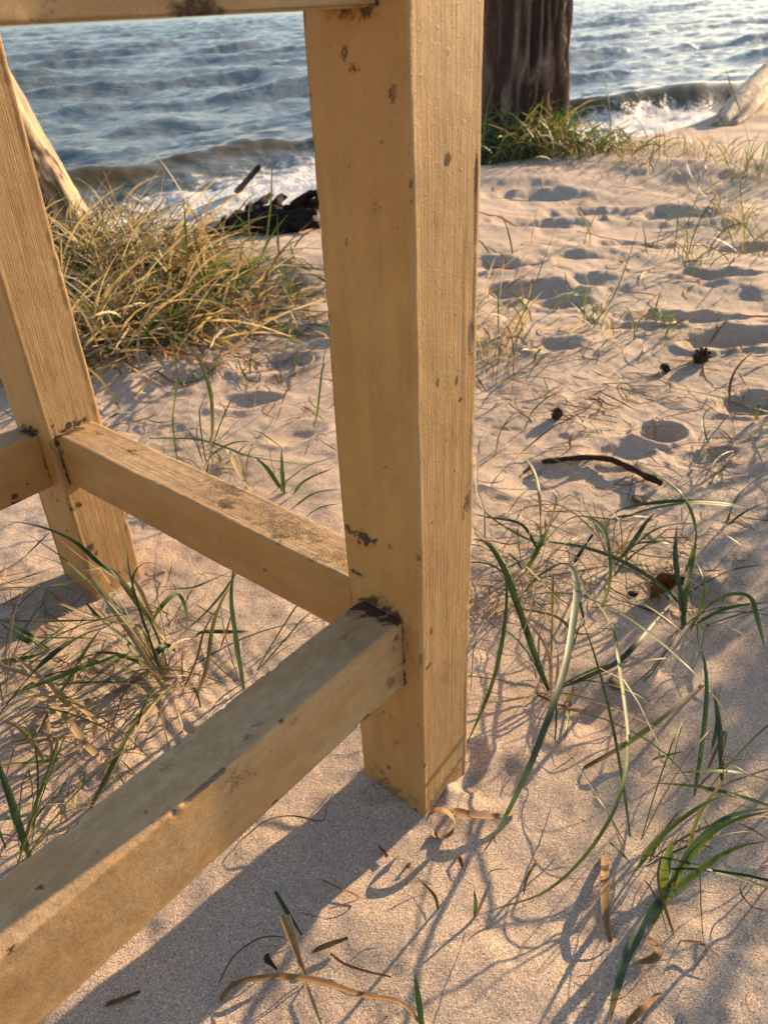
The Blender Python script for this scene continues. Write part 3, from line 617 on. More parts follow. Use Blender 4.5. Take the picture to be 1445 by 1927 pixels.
shoot('grass_shoot', 'thick-bladed grass shoot at the lower right edge, one blade dusted with sand', 'grass', [
    (C6((950, 878), (1030, 770), (1120, 690), (1250, 610), (1460, 550)), 'lean', .10, 8.5, 'green'),
    (C6((1070, 950), (1180, 790), (1290, 700), (1460, 650)), 'lean', .09, 5.5, 'green'),
    (C6((1068, 940), (1150, 800), (1250, 700), (1350, 655), (1460, 642)), 'lean', .10, 4.5, 'blue'),
    (C6((1010, 1070), (1070, 980), (1140, 915), (1240, 840), (1340, 790), (1460, 762)), 'lean', .07, 6, 'lime'),
    (C6((1065, 950), (1000, 1050), (920, 1180), (880, 1310), (848, 1460)), 'arch', .05, 8, 'blue'),
    (C6((1090, 940), (1130, 860), (1180, 680), (1260, 560), (1310, 500)), 'rise', .09, 3, 'yel'),
    (C6((1440, 940), (1250, 880), (1050, 830), (900, 820)), 'arch', .05, 3.6, 'dark'),
    (C6((1040, 960), (1060, 860), (1085, 755)), 'rise', .06, 9, 'lime'),
    (C6((1010, 1075), (1040, 1000), (1060, 945)), 'rise', .03, 8, 'lime'),
    (C6((1090, 1120), (1055, 1010), (1030, 900), (1050, 800)), 'rise', .05, 3, 'brown')], G0)
shoot('grass_shoot', 'pair of flat green blades reaching in from the right edge above the thick-bladed shoot', 'grass', [
    (C6((1470, 640), (1300, 590), (1150, 560), (970, 545)), 'arch', .04, 5.5, 'green'),
    (C6((1470, 545), (1350, 515), (1200, 505), (1010, 522)), 'arch', .05, 7, 'lime')], G0)
shoot('grass_shoot', 'thin upright blades bending at the top, right of the broad brown-edged leaf', 'grass', [
    (C6((1165, 600), (1195, 400), (1212, 200), (1195, 60), (1140, -20)), 'rise', .15, 5, 'dark'),
    (C6((1270, 560), (1262, 350), (1240, 190)), 'rise', .08, 6, 'blue'),
    (C6((1230, 430), (1250, 330), (1240, 200)), 'rise', .06, 4, 'dark'),
    (C6((1220, 490), (1285, 350), (1270, 480)), 'rise', .04, 3, 'brown'),
    (C6((1010, 460), (1060, 445), (1125, 428)), 'flat', .02, 3.5, 'lime')], G0)
shoot('grass_shoot', 'small two-leaf seedling by the tip of the longest blade, in the foreground sand', 'grass', [
    (C6((342, 1050), (345, 1000), (340, 945)), 'rise', .03, 3.5, 'green'),
    (C6((345, 1050), (380, 970), (405, 900)), 'rise', .02, 3, 'pale'),
    (C6((205, 1025), (190, 970), (125, 900)), 'flat', .02, 3, 'yel')], G0)
shoot('grass_shoot', 'single dark blade standing at the bottom edge of the sand', 'grass', [
    ([(795, 1940), (788, 1880), (780, 1828)], 'rise', .05, 5, 'dark')], G0)
shoot('grass_shoot', 'bushy shoot with thick straw stem between the far leg and the near rail', 'grass', [
    (R6((885, 925), (840, 850), (770, 760), (690, 670), (620, 600)), 'lean', .05, 14, 'straw'),
    (R6((780, 860), (680, 740), (600, 660), (560, 630)), 'rise', .07, 8, 'green'),
    (R6((770, 850), (640, 790), (460, 830), (300, 895), (150, 950), (0, 1000)), 'arch', .06, 7, 'green'),
    (R6((790, 850), (820, 760), (870, 730), (930, 785)), 'arch', .03, 8, 'dark'),
    (R6((780, 870), (740, 640), (560, 600), (255, 482)), 'arch', .08, 4, 'yel'),
    (R6((770, 720), (780, 640), (830, 540), (890, 475), (940, 480), (968, 560), (965, 650)), 'arch', .09, 6, 'green'),
    (R6((770, 580), (700, 500), (685, 400), (700, 340), (750, 300), (820, 310), (880, 370), (915, 450)), 'droop', .13, 4.5, 'dark'),
    (R6((765, 885), (850, 790), (930, 710), (1010, 690)), 'arch', .03, 6, 'pale'),
    (R6((840, 940), (700, 700), (560, 500), (430, 310)), 'lean', .10, 7, 'straw'),
    (R6((870, 720), (780, 590), (640, 400), (560, 330), (430, 345)), 'lean', .10, 6, 'pale'),
    (R6((760, 600), (680, 460), (600, 380), (520, 310), (400, 200), (260, 130), (120, 95), (0, 85)), 'arch', .17, 5, 'dark'),
    (R6((860, 720), (720, 520), (600, 370)), 'lean', .09, 7, 'yel'),
    (R6((800, 600), (720, 430), (640, 330)), 'lean', .06, 6, 'straw'),
    (R6((860, 440), (1000, 430), (1110, 385), (1240, 330)), 'arch', .05, 5, 'green'),
    (R6((1000, 690), (1060, 660), (1200, 660), (1330, 655)), 'arch', .02, 6, 'dark'),
    (R6((640, 780), (560, 770), (480, 765)), 'flat', .02, 7, 'dark_brown'),
    (R6((750, 880), (620, 930), (520, 1020), (380, 1090)), 'flat', .02, 3, 'brown'),
    (R6((770, 880), (660, 950), (600, 1100), (560, 1210)), 'flat', .02, 3, 'brown'),
    (R6((780, 885), (900, 885), (1010, 885)), 'arch', .02, 3, 'pale')], G0)
shoot('grass_shoot', 'sprawling green shoot at the left edge with dark blades crossing the far leg foot', 'grass', [
    (R6((0, 1090), (150, 900), (300, 760), (450, 670), (550, 635), (640, 575)), 'arch', .14, 8, 'dark'),
    (R6((320, 975), (420, 800), (500, 680), (545, 620)), 'arch', .10, 7, 'green'),
    (R6((260, 1060), (180, 1190), (0, 1250)), 'arch', .03, 3.5, 'yel'),
    (R6((0, 430), (200, 430), (400, 395), (590, 368)), 'arch', .06, 7, 'green'),
    (R6((0, 415), (150, 372), (330, 308)), 'arch', .06, 5, 'dark'),
    (R6((0, 355), (120, 280), (262, 140)), 'lean', .10, 6, 'green'),
    (R6((0, 600), (200, 604), (440, 600), (800, 592)), 'arch', .04, 3.6, 'yel'),
    (R6((250, 760), (120, 690), (0, 610)), 'arch', .05, 7, 'dark'),
    (R6((260, 755), (130, 660), (0, 590)), 'arch', .05, 6, 'green'),
    (R6((0, 690), (250, 690), (520, 700), (640, 770)), 'arch', .04, 3.5, 'yel'),
    (R6((100, 800), (260, 690), (380, 600)), 'arch', .06, 8, 'green'),
    (R6((0, 810), (130, 800), (300, 740)), 'arch', .04, 8, 'dark'),
    (R6((450, 510), (520, 590), (580, 640)), 'arch', .05, 4.5, 'dark'),
    (R6((260, 520), (330, 520), (460, 575), (540, 590)), 'arch', .03, 3.6, 'pale')], G0)
shoot('grass_shoot', 'tall dark blades leaning against the short rail, mid left', 'grass', [
    (R6((1262, 955), (1225, 720), (1195, 500), (1205, 350), (1215, 300)), 'lean', .17, 6, 'blue'),
    (R6((950, 665), (1050, 580), (1150, 470), (1210, 380), (1240, 330)), 'rise', .12, 7, 'blue'),
    (R6((1000, 1040), (1070, 850), (1100, 650), (1150, 500), (1220, 390)), 'rise', .13, 5, 'mixed'),
    (R6((1065, 1110), (1150, 1000), (1320, 890)), 'lean', .05, 4.5, 'dark'),
    (R6((940, 985), (1020, 800), (1060, 650), (1150, 500)), 'rise', .10, 3, 'brown'),
    (R6((1130, 780), (1180, 640), (1200, 560)), 'rise', .05, 3, 'rust')], G0)
shoot('grass_shoot', 'lower left shoot with two long crossing blades and a forked straw runner', 'grass', [
    (R6((95, 1870), (180, 1580), (268, 1335), (300, 1210)), 'lean', .06, 4.5, 'lime'),
    (R6((155, 1820), (110, 1680), (60, 1520), (0, 1355), (-60, 1200)), 'lean', .08, 8, 'dark'),
    (R6((285, 1325), (190, 1335), (0, 1345)), 'flat', .03, 5, 'lime'),
    (R6((230, 1330), (150, 1200), (80, 1140), (0, 1112)), 'arch', .05, 4.5, 'yel'),
    (R6((550, 1345), (450, 1250), (400, 1180), (280, 1040), (130, 960), (60, 930)), 'arch', .04, 8, 'straw'),
    (R6((400, 1100), (300, 970), (200, 890), (50, 760)), 'lean', .05, 9, 'straw'),
    (R6((300, 980), (150, 890), (10, 830), (0, 790)), 'lean', .05, 6, 'pale'),
    (R6((310, 980), (400, 1040), (480, 1110), (490, 1220), (465, 1240)), 'arch', .05, 8, 'straw'),
    (R6((455, 1240), (380, 1280), (300, 1315)), 'flat', .03, 8, 'pale'),
    (R6((460, 1200), (240, 1215), (0, 1260)), 'arch', .02, 3.5, 'straw'),
    (R6((275, 1320), (255, 1180), (250, 1080)), 'arch', .03, 5, 'straw'),
    (R6((310, 970), (180, 1020), (40, 1070)), 'arch', .02, 5, 'pale'),
    (R6((285, 1330), (300, 1250), (300, 1190)), 'rise', .03, 5, 'lime')], G0)
shoot('grass_shoot', 'tall bent straw-and-green stem behind the short rail', 'grass', [
    (C3((780, 580), (800, 450), (800, 330), (785, 245), (740, 140), (640, 40), (560, -70)), 'rise', .26, 7, 'mixed'),
    (C3((668, 535), (650, 380), (665, 240), (655, 120), (615, -20)), 'rise', .22, 4, 'lime'),
    (C3((500, 300), (580, 220), (660, 190), (760, 210)), 'arch', .10, 5, 'yel'),
    (C3((560, 450), (740, 455), (860, 490), (940, 520), (1150, 550), (1270, 545)), 'arch', .05, 6, 'green'),
    (C3((380, 400), (440, 360), (520, 350)), 'arch', .04, 5, 'green'),
    (C3((1070, 662), (1062, 580), (1060, 490)), 'rise', .06, 7, 'green'),
    (C3((1065, 655), (1010, 570), (960, 520)), 'rise', .05, 8, 'green'),
    (C3((1100, 668), (1150, 610), (1260, 560)), 'rise', .05, 7, 'green'),
    (C3((950, 655), (900, 580), (860, 500), (820, 490)), 'rise', .06, 9, 'straw'),
    (C3((930, 640), (900, 530), (870, 490)), 'rise', .05, 6, 'pale'),
    (C3((830, 590), (830, 530), (810, 500)), 'rise', .05, 6, 'straw'),
    (C3((1010, 670), (1150, 560), (1270, 520)), 'rise', .06, 4, 'green'),
    (C3((1095, 720), (1180, 660), (1280, 640)), 'rise', .05, 5, 'dark'),
    (C3((1150, 745), (1210, 710), (1280, 695)), 'rise', .03, 4, 'green')], G0)
shoot('grass_shoot', 'thin pale stem arching over to touch the near leg from the left', 'grass', [
    (C3((890, 230), (960, 150), (1050, 90), (1150, 78), (1228, 115)), 'lean', .17, 4.5, 'yel'),
    (C3((1150, 510), (1190, 380), (1212, 200), (1230, 80)), 'lean', .15, 4, 'lime'),
    (C3((1050, 360), (1090, 260), (1210, 215)), 'arch', .06, 3.5, 'rust'),
    (C3((600, 250), (700, 200), (770, 230)), 'arch', .05, 3, 'straw')], G0)
shoot('grass_shoot', 'low arching blade bridging the sand between the near leg and the pale pit', 'grass', [
    (C4((410, 292), (480, 230), (560, 195), (680, 165), (760, 152), (830, 170), (900, 230), (960, 300), (1000, 380)), 'arch', .13, 4.5, 'green'),
    (C4((530, 415), (560, 350), (620, 295), (690, 270)), 'lean', .08, 4.5, 'green'),
    (C4((760, 415), (720, 370), (660, 320)), 'rise', .06, 5, 'green'),
    (C4((500, 520), (570, 460), (650, 400), (720, 375)), 'lean', .06, 5, 'green'),
    (C4((420, 510), (440, 420), (500, 350), (560, 370), (580, 400)), 'arch', .08, 3.5, 'mixed'),
    (C4((870, 510), (840, 460), (740, 415)), 'lean', .05, 4.5, 'rust'),
    (C4((700, 490), (700, 450), (715, 420)), 'rise', .03, 5, 'rust')], G0)
shoot('grass_shoot', 'brown wiry stems with one green blade at the right edge beyond the dark stick', 'grass', [
    (C4((1330, 490), (1300, 330), (1310, 220), (1370, 140), (1450, 105)), 'lean', .16, 4.5, 'rust'),
    (C4((1280, 560), (1220, 470), (1200, 370), (1250, 320)), 'lean', .10, 4, 'mixed'),
    (C4((1430, 560), (1390, 470), (1360, 420)), 'rise', .05, 4.5, 'pale'),
    (C4((1400, 380), (1410, 310), (1450, 288)), 'rise', .07, 9, 'lime'),
    (C4((1300, 350), (1360, 360), (1450, 410)), 'arch', .06, 5, 'rust'),
    (C4((1460, 355), (1380, 330), (1240, 290), (1060, 255)), 'arch', .05, 3, 'mixed'),
    (C4((1160, 478), (1250, 480), (1340, 495)), 'flat', .02, 4.5, 'brown'),
    (C4((1220, 450), (1300, 450), (1400, 470)), 'flat', .03, 4, 'rust')], G0)

# ------------------------------------------------------------------ tussocks (leaves too fine to pick apart): one mesh each
def tuft_parts(n, r, Lr, pals, lean=(0.1, 0.9), droop=(0.4, 1.6), w=(0.003, 0.006), wind=(0, 0), k=7, ry=None):
    base = RNG.normal(0, 1, (n, 2)) * np.array([r, ry or r]) * 0.5
    az = RNG.uniform(0, 2 * np.pi, n); L = RNG.uniform(Lr[0], Lr[1], n) * RNG.uniform(0.6, 1, n)
    t0 = RNG.uniform(lean[0], lean[1], n); t1 = t0 + RNG.uniform(droop[0], droop[1], n)
    t = np.linspace(0, 1, k)
    th = t0[:, None] + (t1 - t0)[:, None] * t[None] ** 1.3
    ds = L[:, None] / (k - 1)
    rad = np.cumsum(np.sin(th) * ds, 1); zz = np.cumsum(np.cos(th) * ds, 1)
    rad -= rad[:, :1]; zz -= zz[:, :1]
    az2 = az[:, None] + RNG.normal(0, 0.35, n)[:, None] * t
    P = np.stack([base[:, :1] + rad * np.cos(az2) + wind[0] * L[:, None] * t ** 2, base[:, 1:] + rad * np.sin(az2) + wind[1] * L[:, None] * t ** 2, np.maximum(zz, 0.004 + 0.01 * RNG.random((n, 1)))], -1)
    P[:, 0, 2] = -0.02
    T = np.gradient(P, axis=1); T /= np.linalg.norm(T, axis=2, keepdims=True) + 1e-9
    A = RNG.normal(0, 1, (n, 1, 3)) * np.array([1, 1, 0.5]); S = np.cross(T, A); S /= np.linalg.norm(S, axis=2, keepdims=True) + 1e-9
    wd = RNG.uniform(w[0], w[1], n)[:, None] / 2 * np.interp(t, [0, .2, .5, .85, 1], [.7, .95, 1, .5, .05])[None]
    V = np.stack([P + S * wd[..., None], P - S * wd[..., None]], 2).reshape(-1, 3)
    f = gridF(k, 2); F = (f[None] + (np.arange(n) * k * 2)[:, None, None]).reshape(-1, 4)
    names = list(pals); pr = np.array([pals[q] for q in names], float); pr /= pr.sum()
    idx = RNG.choice(len(names), n, p=pr); Cp = np.array([PAL[q] for q in names])[idx]
    c = np.where(t[None, :, None] < 0.5, Cp[:, :1] + (Cp[:, 1:2] - Cp[:, :1]) * 2 * t[None, :, None], Cp[:, 1:2] + (Cp[:, 2:3] - Cp[:, 1:2]) * (2 * t[None, :, None] - 1))
    c = c * RNG.uniform(0.7, 1.3, (n, 1, 1))
    return V, F, np.repeat(c.reshape(-1, 3), 2, 0)
def tussock(px, py, label, n, r, Lr, pals, group=None, name='grass_tussock', xy=None, **kw):
    p = ground(px, py) if xy is None else np.array([xy[0], xy[1], Hs(*xy)])
    V, F, C = tuft_parts(n, r, Lr, pals, **kw)
    if n <= 95:
        o = empty(name, tuple(p)); k = len(V) // n; f = F[:len(F) // n]
        for i in range(n): link('blade', leaf_mesh('blade', V[i * k:(i + 1) * k], f, C[i * k:(i + 1) * k], GRASS), o)
        return tag(o, label, 'grass', group)
    o = link(name, leaf_mesh(name, V, F, C, GRASS)); o.location = p
    return tag(o, label, 'grass', group)
GL = 'dune grass tussocks on the left bank'
DRY = {'straw': 4, 'pale': 4.5, 'yel': .4, 'green': 1.5, 'dark': 1.3, 'brown': 1.0}; MIX = {'straw': 3, 'pale': 2.2, 'green': 2.2, 'dark': 1, 'brown': .8}; GRN = {'green': 5, 'dark': 3, 'lime': 1, 'straw': 1.2, 'yel': 1}
WD = (0.22, -0.25)
for a in [(160, 650, 'straw tussock beside the far leg, just right of its edge', 280, .28, (.15, .42), DRY), (255, 600, 'dense straw tussock in the middle front of the left bank', 280, .30, (.16, .44), DRY),
          (320, 585, 'straw tussock with upright green blades, right front of the left bank', 150, .26, (.10, .30), MIX), (230, 500, 'tall straw tussock behind the front row of the left bank', 260, .30, (.18, .44), DRY),
          (150, 480, 'straw tussock at the foot of the leaning trunk', 200, .28, (.16, .38), DRY), (320, 490, 'mixed green and straw tussock on top of the left bank', 110, .26, (.12, .32), MIX),
          (400, 545, 'green tussock at the right shoulder of the left bank', 60, .20, (.10, .26), GRN), (480, 520, 'thin green tussock in front of the dark driftwood root', 60, .22, (.10, .30), GRN),
          (545, 545, 'low pale tussock left of the near leg, at the water side', 34, .22, (.06, .18), MIX), (440, 590, 'low straw tuft at the sand edge of the left bank', 44, .22, (.05, .16), DRY),
          (560, 600, 'short sparse straw tuft against the left side of the near leg', 40, .22, (.05, .14), MIX), (230, 430, 'thin grass tussock on the bank top beside the pale driftwood', 110, .3, (.14, .34), MIX)]:
    tussock(a[0], a[1], a[2], a[3], a[4], a[5], a[6], GL, wind=WD, w=(.003, .008), lean=(.2, 1.3), droop=(.1, 1.0))
GT = 'grass tussocks round the foot of the dark tree'
for a in [(935, 300, 'dark dense tussock left of the tree foot, beside the near leg', 260, .30, (.25, .6), {'dark': 4, 'green': 2, 'mixed': 2, 'straw': 1.5}), (985, 298, 'arching dark tussock in front of the tree foot', 220, .28, (.25, .55), {'dark': 3, 'green': 2, 'straw': 2, 'mixed': 1}),
          (1045, 290, 'green tussock right below the lit edge of the tree', 150, .26, (.18, .42), {'green': 2.5, 'dark': 2, 'yel': 1, 'straw': 2.5}), (1105, 288, 'sunlit tussock just right of the tree foot', 70, .26, (.15, .38), GRN),
          (1150, 285, 'low green tuft at the outer right of the tree grass', 40, .22, (.12, .3), GRN)]:
    tussock(a[0], a[1], a[2], a[3], a[4], a[5], a[6], GT, w=(.004, .008), lean=(.1, .9), droop=(.4, 1.6))
GR = 'small grass tufts on the open sand'
SM = {'green': 4, 'lime': 1.5, 'yel': 1, 'straw': 1, 'dark': 1}
for a in [(1122, 617, 'small bright green tuft alone on the sand beside the footprints', 20, .07, (.08, .20), SM), (1215, 290, 'low tuft at the crest between the tree grass and the white log', 45, .3, (.06, .18), MIX), (1275, 285, 'low green tuft at the crest left of the white log', 40, .3, (.06, .18), MIX),
          (1350, 300, 'loose tuft just below the white log', 45, .35, (.08, .22), MIX), (1425, 330, 'green tuft at the right edge below the white log', 50, .16, (.12, .30), SM), (1300, 330, 'sparse tuft on the upper right sand', 40, .3, (.06, .16), MIX),
          (1235, 480, 'three upright green blades in the mid right sand', 14, .14, (.10, .24), SM), (1315, 490, 'forked green tuft left of the wiry one near the right edge', 16, .14, (.12, .30), SM), (1410, 480, 'wiry branching tuft at the right edge of the mid sand', 26, .2, (.15, .42), {'green': 2, 'mixed': 2, 'straw': 2}),
          (1375, 420, 'straw-tipped tuft above the wiry tuft at right', 24, .2, (.12, .32), MIX), (1262, 612, 'tiny green tuft on the rim of a footprint', 9, .06, (.05, .14), SM), (925, 650, 'straw tuft against the right side of the near leg', 60, .14, (.08, .22), DRY),
          (1190, 640, 'straw and green wisps between two footprints', 14, .16, (.06, .18), MIX), (960, 590, 'thin pale wisps right of the near leg, behind the straw tuft', 18, .2, (.08, .24), MIX), (1060, 470, 'few thin wisps on the rippled sand right of the leg', 10, .3, (.08, .26), MIX),
          (1180, 300, 'green fringe at the water edge right of the tree grass', 40, .3, (.06, .16), MIX)]:
    tussock(a[0], a[1], a[2], a[3], a[4], a[5], a[6], GR, w=(.003, .006), lean=(.0, .8), droop=(.2, 1.3))
# tussocks added to the right, outside the picture, to throw shade across the foreground
SHADE = [(1.45, -.30, 150, .40), (1.7, -.20, 150, .46), (1.45, -.52, 160, .40), (1.9, -.38, 190, .52), (2.1, -.22, 150, .55), (1.7, -.66, 190, .5), (2.3, -.5, 200, .62), (2.5, -.3, 150, .6), (1.35, -.76, 140, .36), (2.0, -.8, 180, .5), (2.9, -.4, 220, .75), (3.1, -.65, 220, .8)]
for t, q, n, L in SHADE:
    x, y = t * .727 - q * .687, t * .687 + q * .727
    tussock(0, 0, 'green grass tussock added outside the picture on the right to shade the foreground', n, .24, (L * .55, L), GRN, 'unseen grass tussocks shading the foreground', xy=(x, y), w=(.006, .012), lean=(.05, .7), droop=(.2, 1.2))

def shrub(t, q, z, r, n, label):  # unseen leafy clumps, added toward the sun to dapple the foreground sand with shade
    x, y = t * .727 - q * .687, t * .687 + q * .727; z0 = Hs(x, y); root = empty('shrub', (x, y, z0)); tag(root, label, 'shrub', 'unseen shrubs shading the foreground')
    d = RNG.normal(0, 1, (n, 3)); d /= np.linalg.norm(d, axis=1)[:, None]; P = d * (RNG.random((n, 1)) ** .5) * np.array([r, r, r * .85]) * (0.75 + .4 * vnoise(d[:, 0] * 2.2 + q * 9, d[:, 1] * 2.2 + d[:, 2], 5))[:, None] + [0, 0, z]
    A = RNG.normal(0, 1, (n, 3)); A /= np.linalg.norm(A, axis=1)[:, None]; B = np.cross(A, RNG.normal(0, 1, (n, 3))); B /= np.linalg.norm(B, axis=1)[:, None]
    L = RNG.uniform(.018, .034, (n, 1)); V = np.stack([P - A * L, P + B * L * .42, P + A * L, P - B * L * .42], 1).reshape(-1, 3)
    C = np.repeat(np.array(PAL['green'][0])[None] * RNG.uniform(.6, 1.2, (n, 1)), 4, 0)
    link('foliage', leaf_mesh('foliage', V, np.arange(4 * n).reshape(-1, 4), C, GRASS), root)
    for k in range(5):
        a = k * 1.3; e = np.array([math.cos(a) * r * .6, math.sin(a) * r * .6, z + r * .3]); tt = np.linspace(0, 1, 8)[:, None]
        P = e * tt * np.array([1, 1, 1]) + np.array([0, 0, -.05]) * (1 - tt); w = np.array([[.004, 0, 0], [0, .004, 0]])
        VV = np.concatenate([P + w[0], P + w[1], P - w[0], P - w[1]]).reshape(4, 8, 3).transpose(1, 0, 2).reshape(-1, 3)
        link('branch', mesh('branch', VV, gridF(8, 4, True), BARK, True, {'col': ('FLOAT_COLOR', np.tile((.08, .05, .03), (32, 1)))}), root)
shrub(2.45, -.24, .50, .27, 430, 'leafy green shrub added out of view on the right for dappled shade, lower one')
shrub(2.9, -.52, .62, .34, 620, 'leafy green shrub added out of view on the right for dappled shade, taller one')
shrub(2.2, -.74, .44, .27, 400, 'leafy green shrub added out of view on the right for dappled shade, nearest one')

# thin single stems seen against the sand and the water
def stem(px, label, mode, h, w, pal, name='wispy_grass'):
    P = trace(px, mode, h, 16); org = np.array([P[0][0], P[0][1], Hs(P[0][0], P[0][1])])
    V, F, C = ribbon(P - org, w * .001, pal, twist=.2)
    o = link(name, leaf_mesh(name, V, F, C, GRASS)); o.location = org; return tag(o, label, 'grass', 'single thin grasses')
stem([(945, 660), (975, 610), (1005, 540), (1030, 470), (1060, 395)], 'tall thin stem leaning right over the footprints beside the leg', 'rise', .38, 5, 'mixed')
stem([(1150, 280), (1147, 220), (1140, 165), (1110, 110), (1080, 92)], 'thin stem curving left in front of the water beside the tree', 'rise', .45, 6, 'yel')
stem([(1425, 330), (1395, 220), (1370, 150), (1365, 125)], 'thin stem crossing in front of the white log', 'rise', .5, 6, 'mixed')
stem([(1350, 390), (1310, 350), (1285, 290), (1270, 255)], 'thin straw stem standing on the upper right sand', 'rise', .3, 6, 'straw')
stem([(1085, 640), (1140, 580), (1170, 520), (1200, 430)], 'wispy stem on the sand right of the bright tuft', 'rise', .25, 4, 'mixed')
stem([(345, 560), (352, 500), (350, 430), (345, 370)], 'upright green blade rising from the front of the left bank', 'rise', .28, 9, 'green')
stem([(130, 545), (200, 475), (260, 420), (295, 395), (320, 350)], 'long pale leaf bending over the left bank', 'lean', .34, 10, 'pale')
stem([(335, 470), (345, 430), (355, 380)], 'broad pale leaf standing upright on the bank top', 'rise', .2, 16, 'pale')
stem([(85, 250), (70, 200), (50, 150)], 'dark green blade crossing the leaning trunk', 'rise', .30, 14, 'dark')
stem([(500, 470), (510, 380), (512, 280)], 'thin green blade upright in front of the foam', 'rise', .4, 6, 'green')
stem([(590, 320), (570, 300), (545, 270), (525, 235)], 'bare reddish twig in front of the dark wave', 'rise', .3, 6, 'rust', 'twig')
stem([(305, 605), (290, 560), (280, 520), (300, 590)], 'thin curled stem before the left bank', 'rise', .1, 3, 'yel')

stem([(125, 560), (170, 600), (215, 650), (245, 668)], 'pair of reddish straw stems trailing down right beside the far leg', 'hang', .14, 7, 'straw')
stem([(230, 520), (330, 545), (430, 580), (520, 640)], 'long straw stem trailing from the left bank onto the sand', 'hang', .16, 5, 'pale')
stem([(300, 560), (380, 580), (440, 620), (470, 660)], 'short straw stem trailing from the left bank onto the sand', 'hang', .12, 5, 'straw')
stem([(180, 440), (260, 450), (330, 490), (400, 560)], 'pale stem drooping across the middle of the left bank', 'hang', .22, 6, 'pale')
stem([(430, 560), (480, 520), (520, 500), (565, 505), (600, 540)], 'pale arching stem left of the near leg above the sand', 'arch', .16, 5, 'pale')
stem([(470, 600), (520, 560), (570, 560), (605, 590)], 'low arching green stem left of the near leg', 'arch', .12, 5, 'yel')
# ------------------------------------------------------------------ loose litter that nobody could count
def litter(name, regions, pals, mat):
    parts = []
    for (x0, y0, x1, y1, n, Lr, wr) in regions:
        for _ in range(n):
            px, py = random.uniform(x0, x1), random.uniform(y0, y1)
            p = at(px, py); a = random.uniform(0, math.pi * 2); L = random.uniform(*Lr); k = random.gauss(0, 1.2)
            t = np.linspace(-.5, .5, 6); an = a + k * t * random.random() * 2
            xy = np.cumsum(np.c_[np.cos(an), np.sin(an)] * L / 5, 0); xy += p[:2] - xy.mean(0)
            z = H(xy[:, 0], xy[:, 1]) + .0015 + random.random() * .012 * (0.5 + t * random.choice((-1, 1)))
            parts.append(ribbon(np.c_[xy, z], random.uniform(*wr), random.choice(pals), twist=.6, taper=(.5, 1, .3)))
    o = link(name, leaf_mesh(name, *join(parts), mat)); o['kind'] = 'stuff'
litter('straw_litter', [(150, 560, 620, 720, 150, (.06, .22), (.003, .006)), (250, 700, 640, 900, 60, (.03, .14), (.002, .004)), (900, 620, 1445, 800, 170, (.03, .15), (.002, .005)), (900, 800, 1445, 1000, 110, (.02, .10), (.0015, .003)),
                       (900, 1000, 1445, 1150, 130, (.015, .08), (.0012, .003)), (0, 1050, 400, 1300, 130, (.02, .10), (.0012, .003)), (0, 1300, 300, 1600, 30, (.02, .07), (.0012, .003)), (880, 1120, 960, 1170, 30, (.02, .06), (.0015, .003)),
                       (880, 1150, 1445, 1500, 14, (.01, .04), (.001, .002)), (500, 1560, 1445, 1900, 14, (.008, .03), (.001, .002)), (900, 300, 1445, 620, 70, (.05, .25), (.003, .007))],
       ['straw', 'straw', 'brown', 'rust', 'pale', 'mixed'], STRAW)
litter('dry_thatch', [(100, 430, 380, 650, 1500, (.10, .38), (.003, .008)), (360, 520, 600, 640, 110, (.06, .2), (.003, .006)), (920, 275, 1170, 305, 120, (.1, .4), (.003, .007))], ['straw', 'straw', 'pale', 'brown', 'yel', 'mixed'], STRAW)

# ------------------------------------------------------------------ dead leaf strips, sticks, cones and shells lying about
def strip(px, label, w, pal, mode='flat', h=.02, name='dry_leaf', cat='leaf', fold=.25, twist=.15, taper=(.8, 1, .5), group='dry curled leaf strips on the sand'):
    P = trace(px, mode, h, 18); org = P.mean(0); org[2] = Hs(org[0], org[1])
    V, F, C = ribbon(P - org, w * .001, pal, fold, twist, taper, 1.0)
    # give the strip thickness
    n = len(V); N = np.zeros_like(V); N[:, 2] = -0.0005
    V2 = np.vstack([V, V + N]); F2 = np.vstack([F, F[:, ::-1] + n])
    o = link(name, leaf_mesh(name, V2, F2, np.vstack([C, C * [.8, .8, .8, 1]]), STRAW)); o.location = org
    return tag(o, label, cat, group)
strip(C6((258, 648), (300, 660), (370, 672), (440, 672), (492, 660)), 'flat tan leaf strip lying right of the near leg foot', 10, 'tan', 'arch', .012)
strip(C6((832, 825), (830, 880), (832, 1000), (838, 1080), (852, 1145)), 'upright tan leaf strip standing in the sand left of the thick-bladed shoot', 9.5, 'tan', 'arch', .014)
strip(C6((945, 1220), (1000, 1215), (1032, 1190), (1020, 1150), (980, 1125)), 'small bent tan leaf strip under the sand-dusted blade', 8, 'tan', 'arch', .018)
strip(C6((910, 1460), (970, 1400), (1040, 1335)), 'straight straw leaf at the bottom edge of the sand', 7, 'tan', 'arch', .01)
strip(C6((525, 970), (540, 900), (590, 830), (660, 805)), 'thin arched straw between the seedling and the tall shoot', 3.2, 'tan', 'arch', .02)
strip(R6((470, 1575), (550, 1420), (620, 1280), (700, 1120), (790, 980)), 'long leaf browning at its lower half behind the near rail', 8, 'mixed', 'arch', .02)
strip(C6((755, 490), (880, 420), (1000, 340), (1100, 260), (1215, 160)), 'broad brown-edged leaf lying diagonally in the right sand', 7, 'mixed', 'arch', .015)
strip([(415, 1882), (440, 1852), (490, 1840), (540, 1838), (600, 1846), (680, 1872), (745, 1882), (775, 1905), (795, 1935)], 'long bent straw leaf along the bottom edge of the picture', 6, 'tan', 'arch', .02)
strip([(530, 1722), (545, 1760), (560, 1800), (578, 1845)], 'forked straw stub standing up at the bottom centre', 7, 'tan', 'fall', .05)
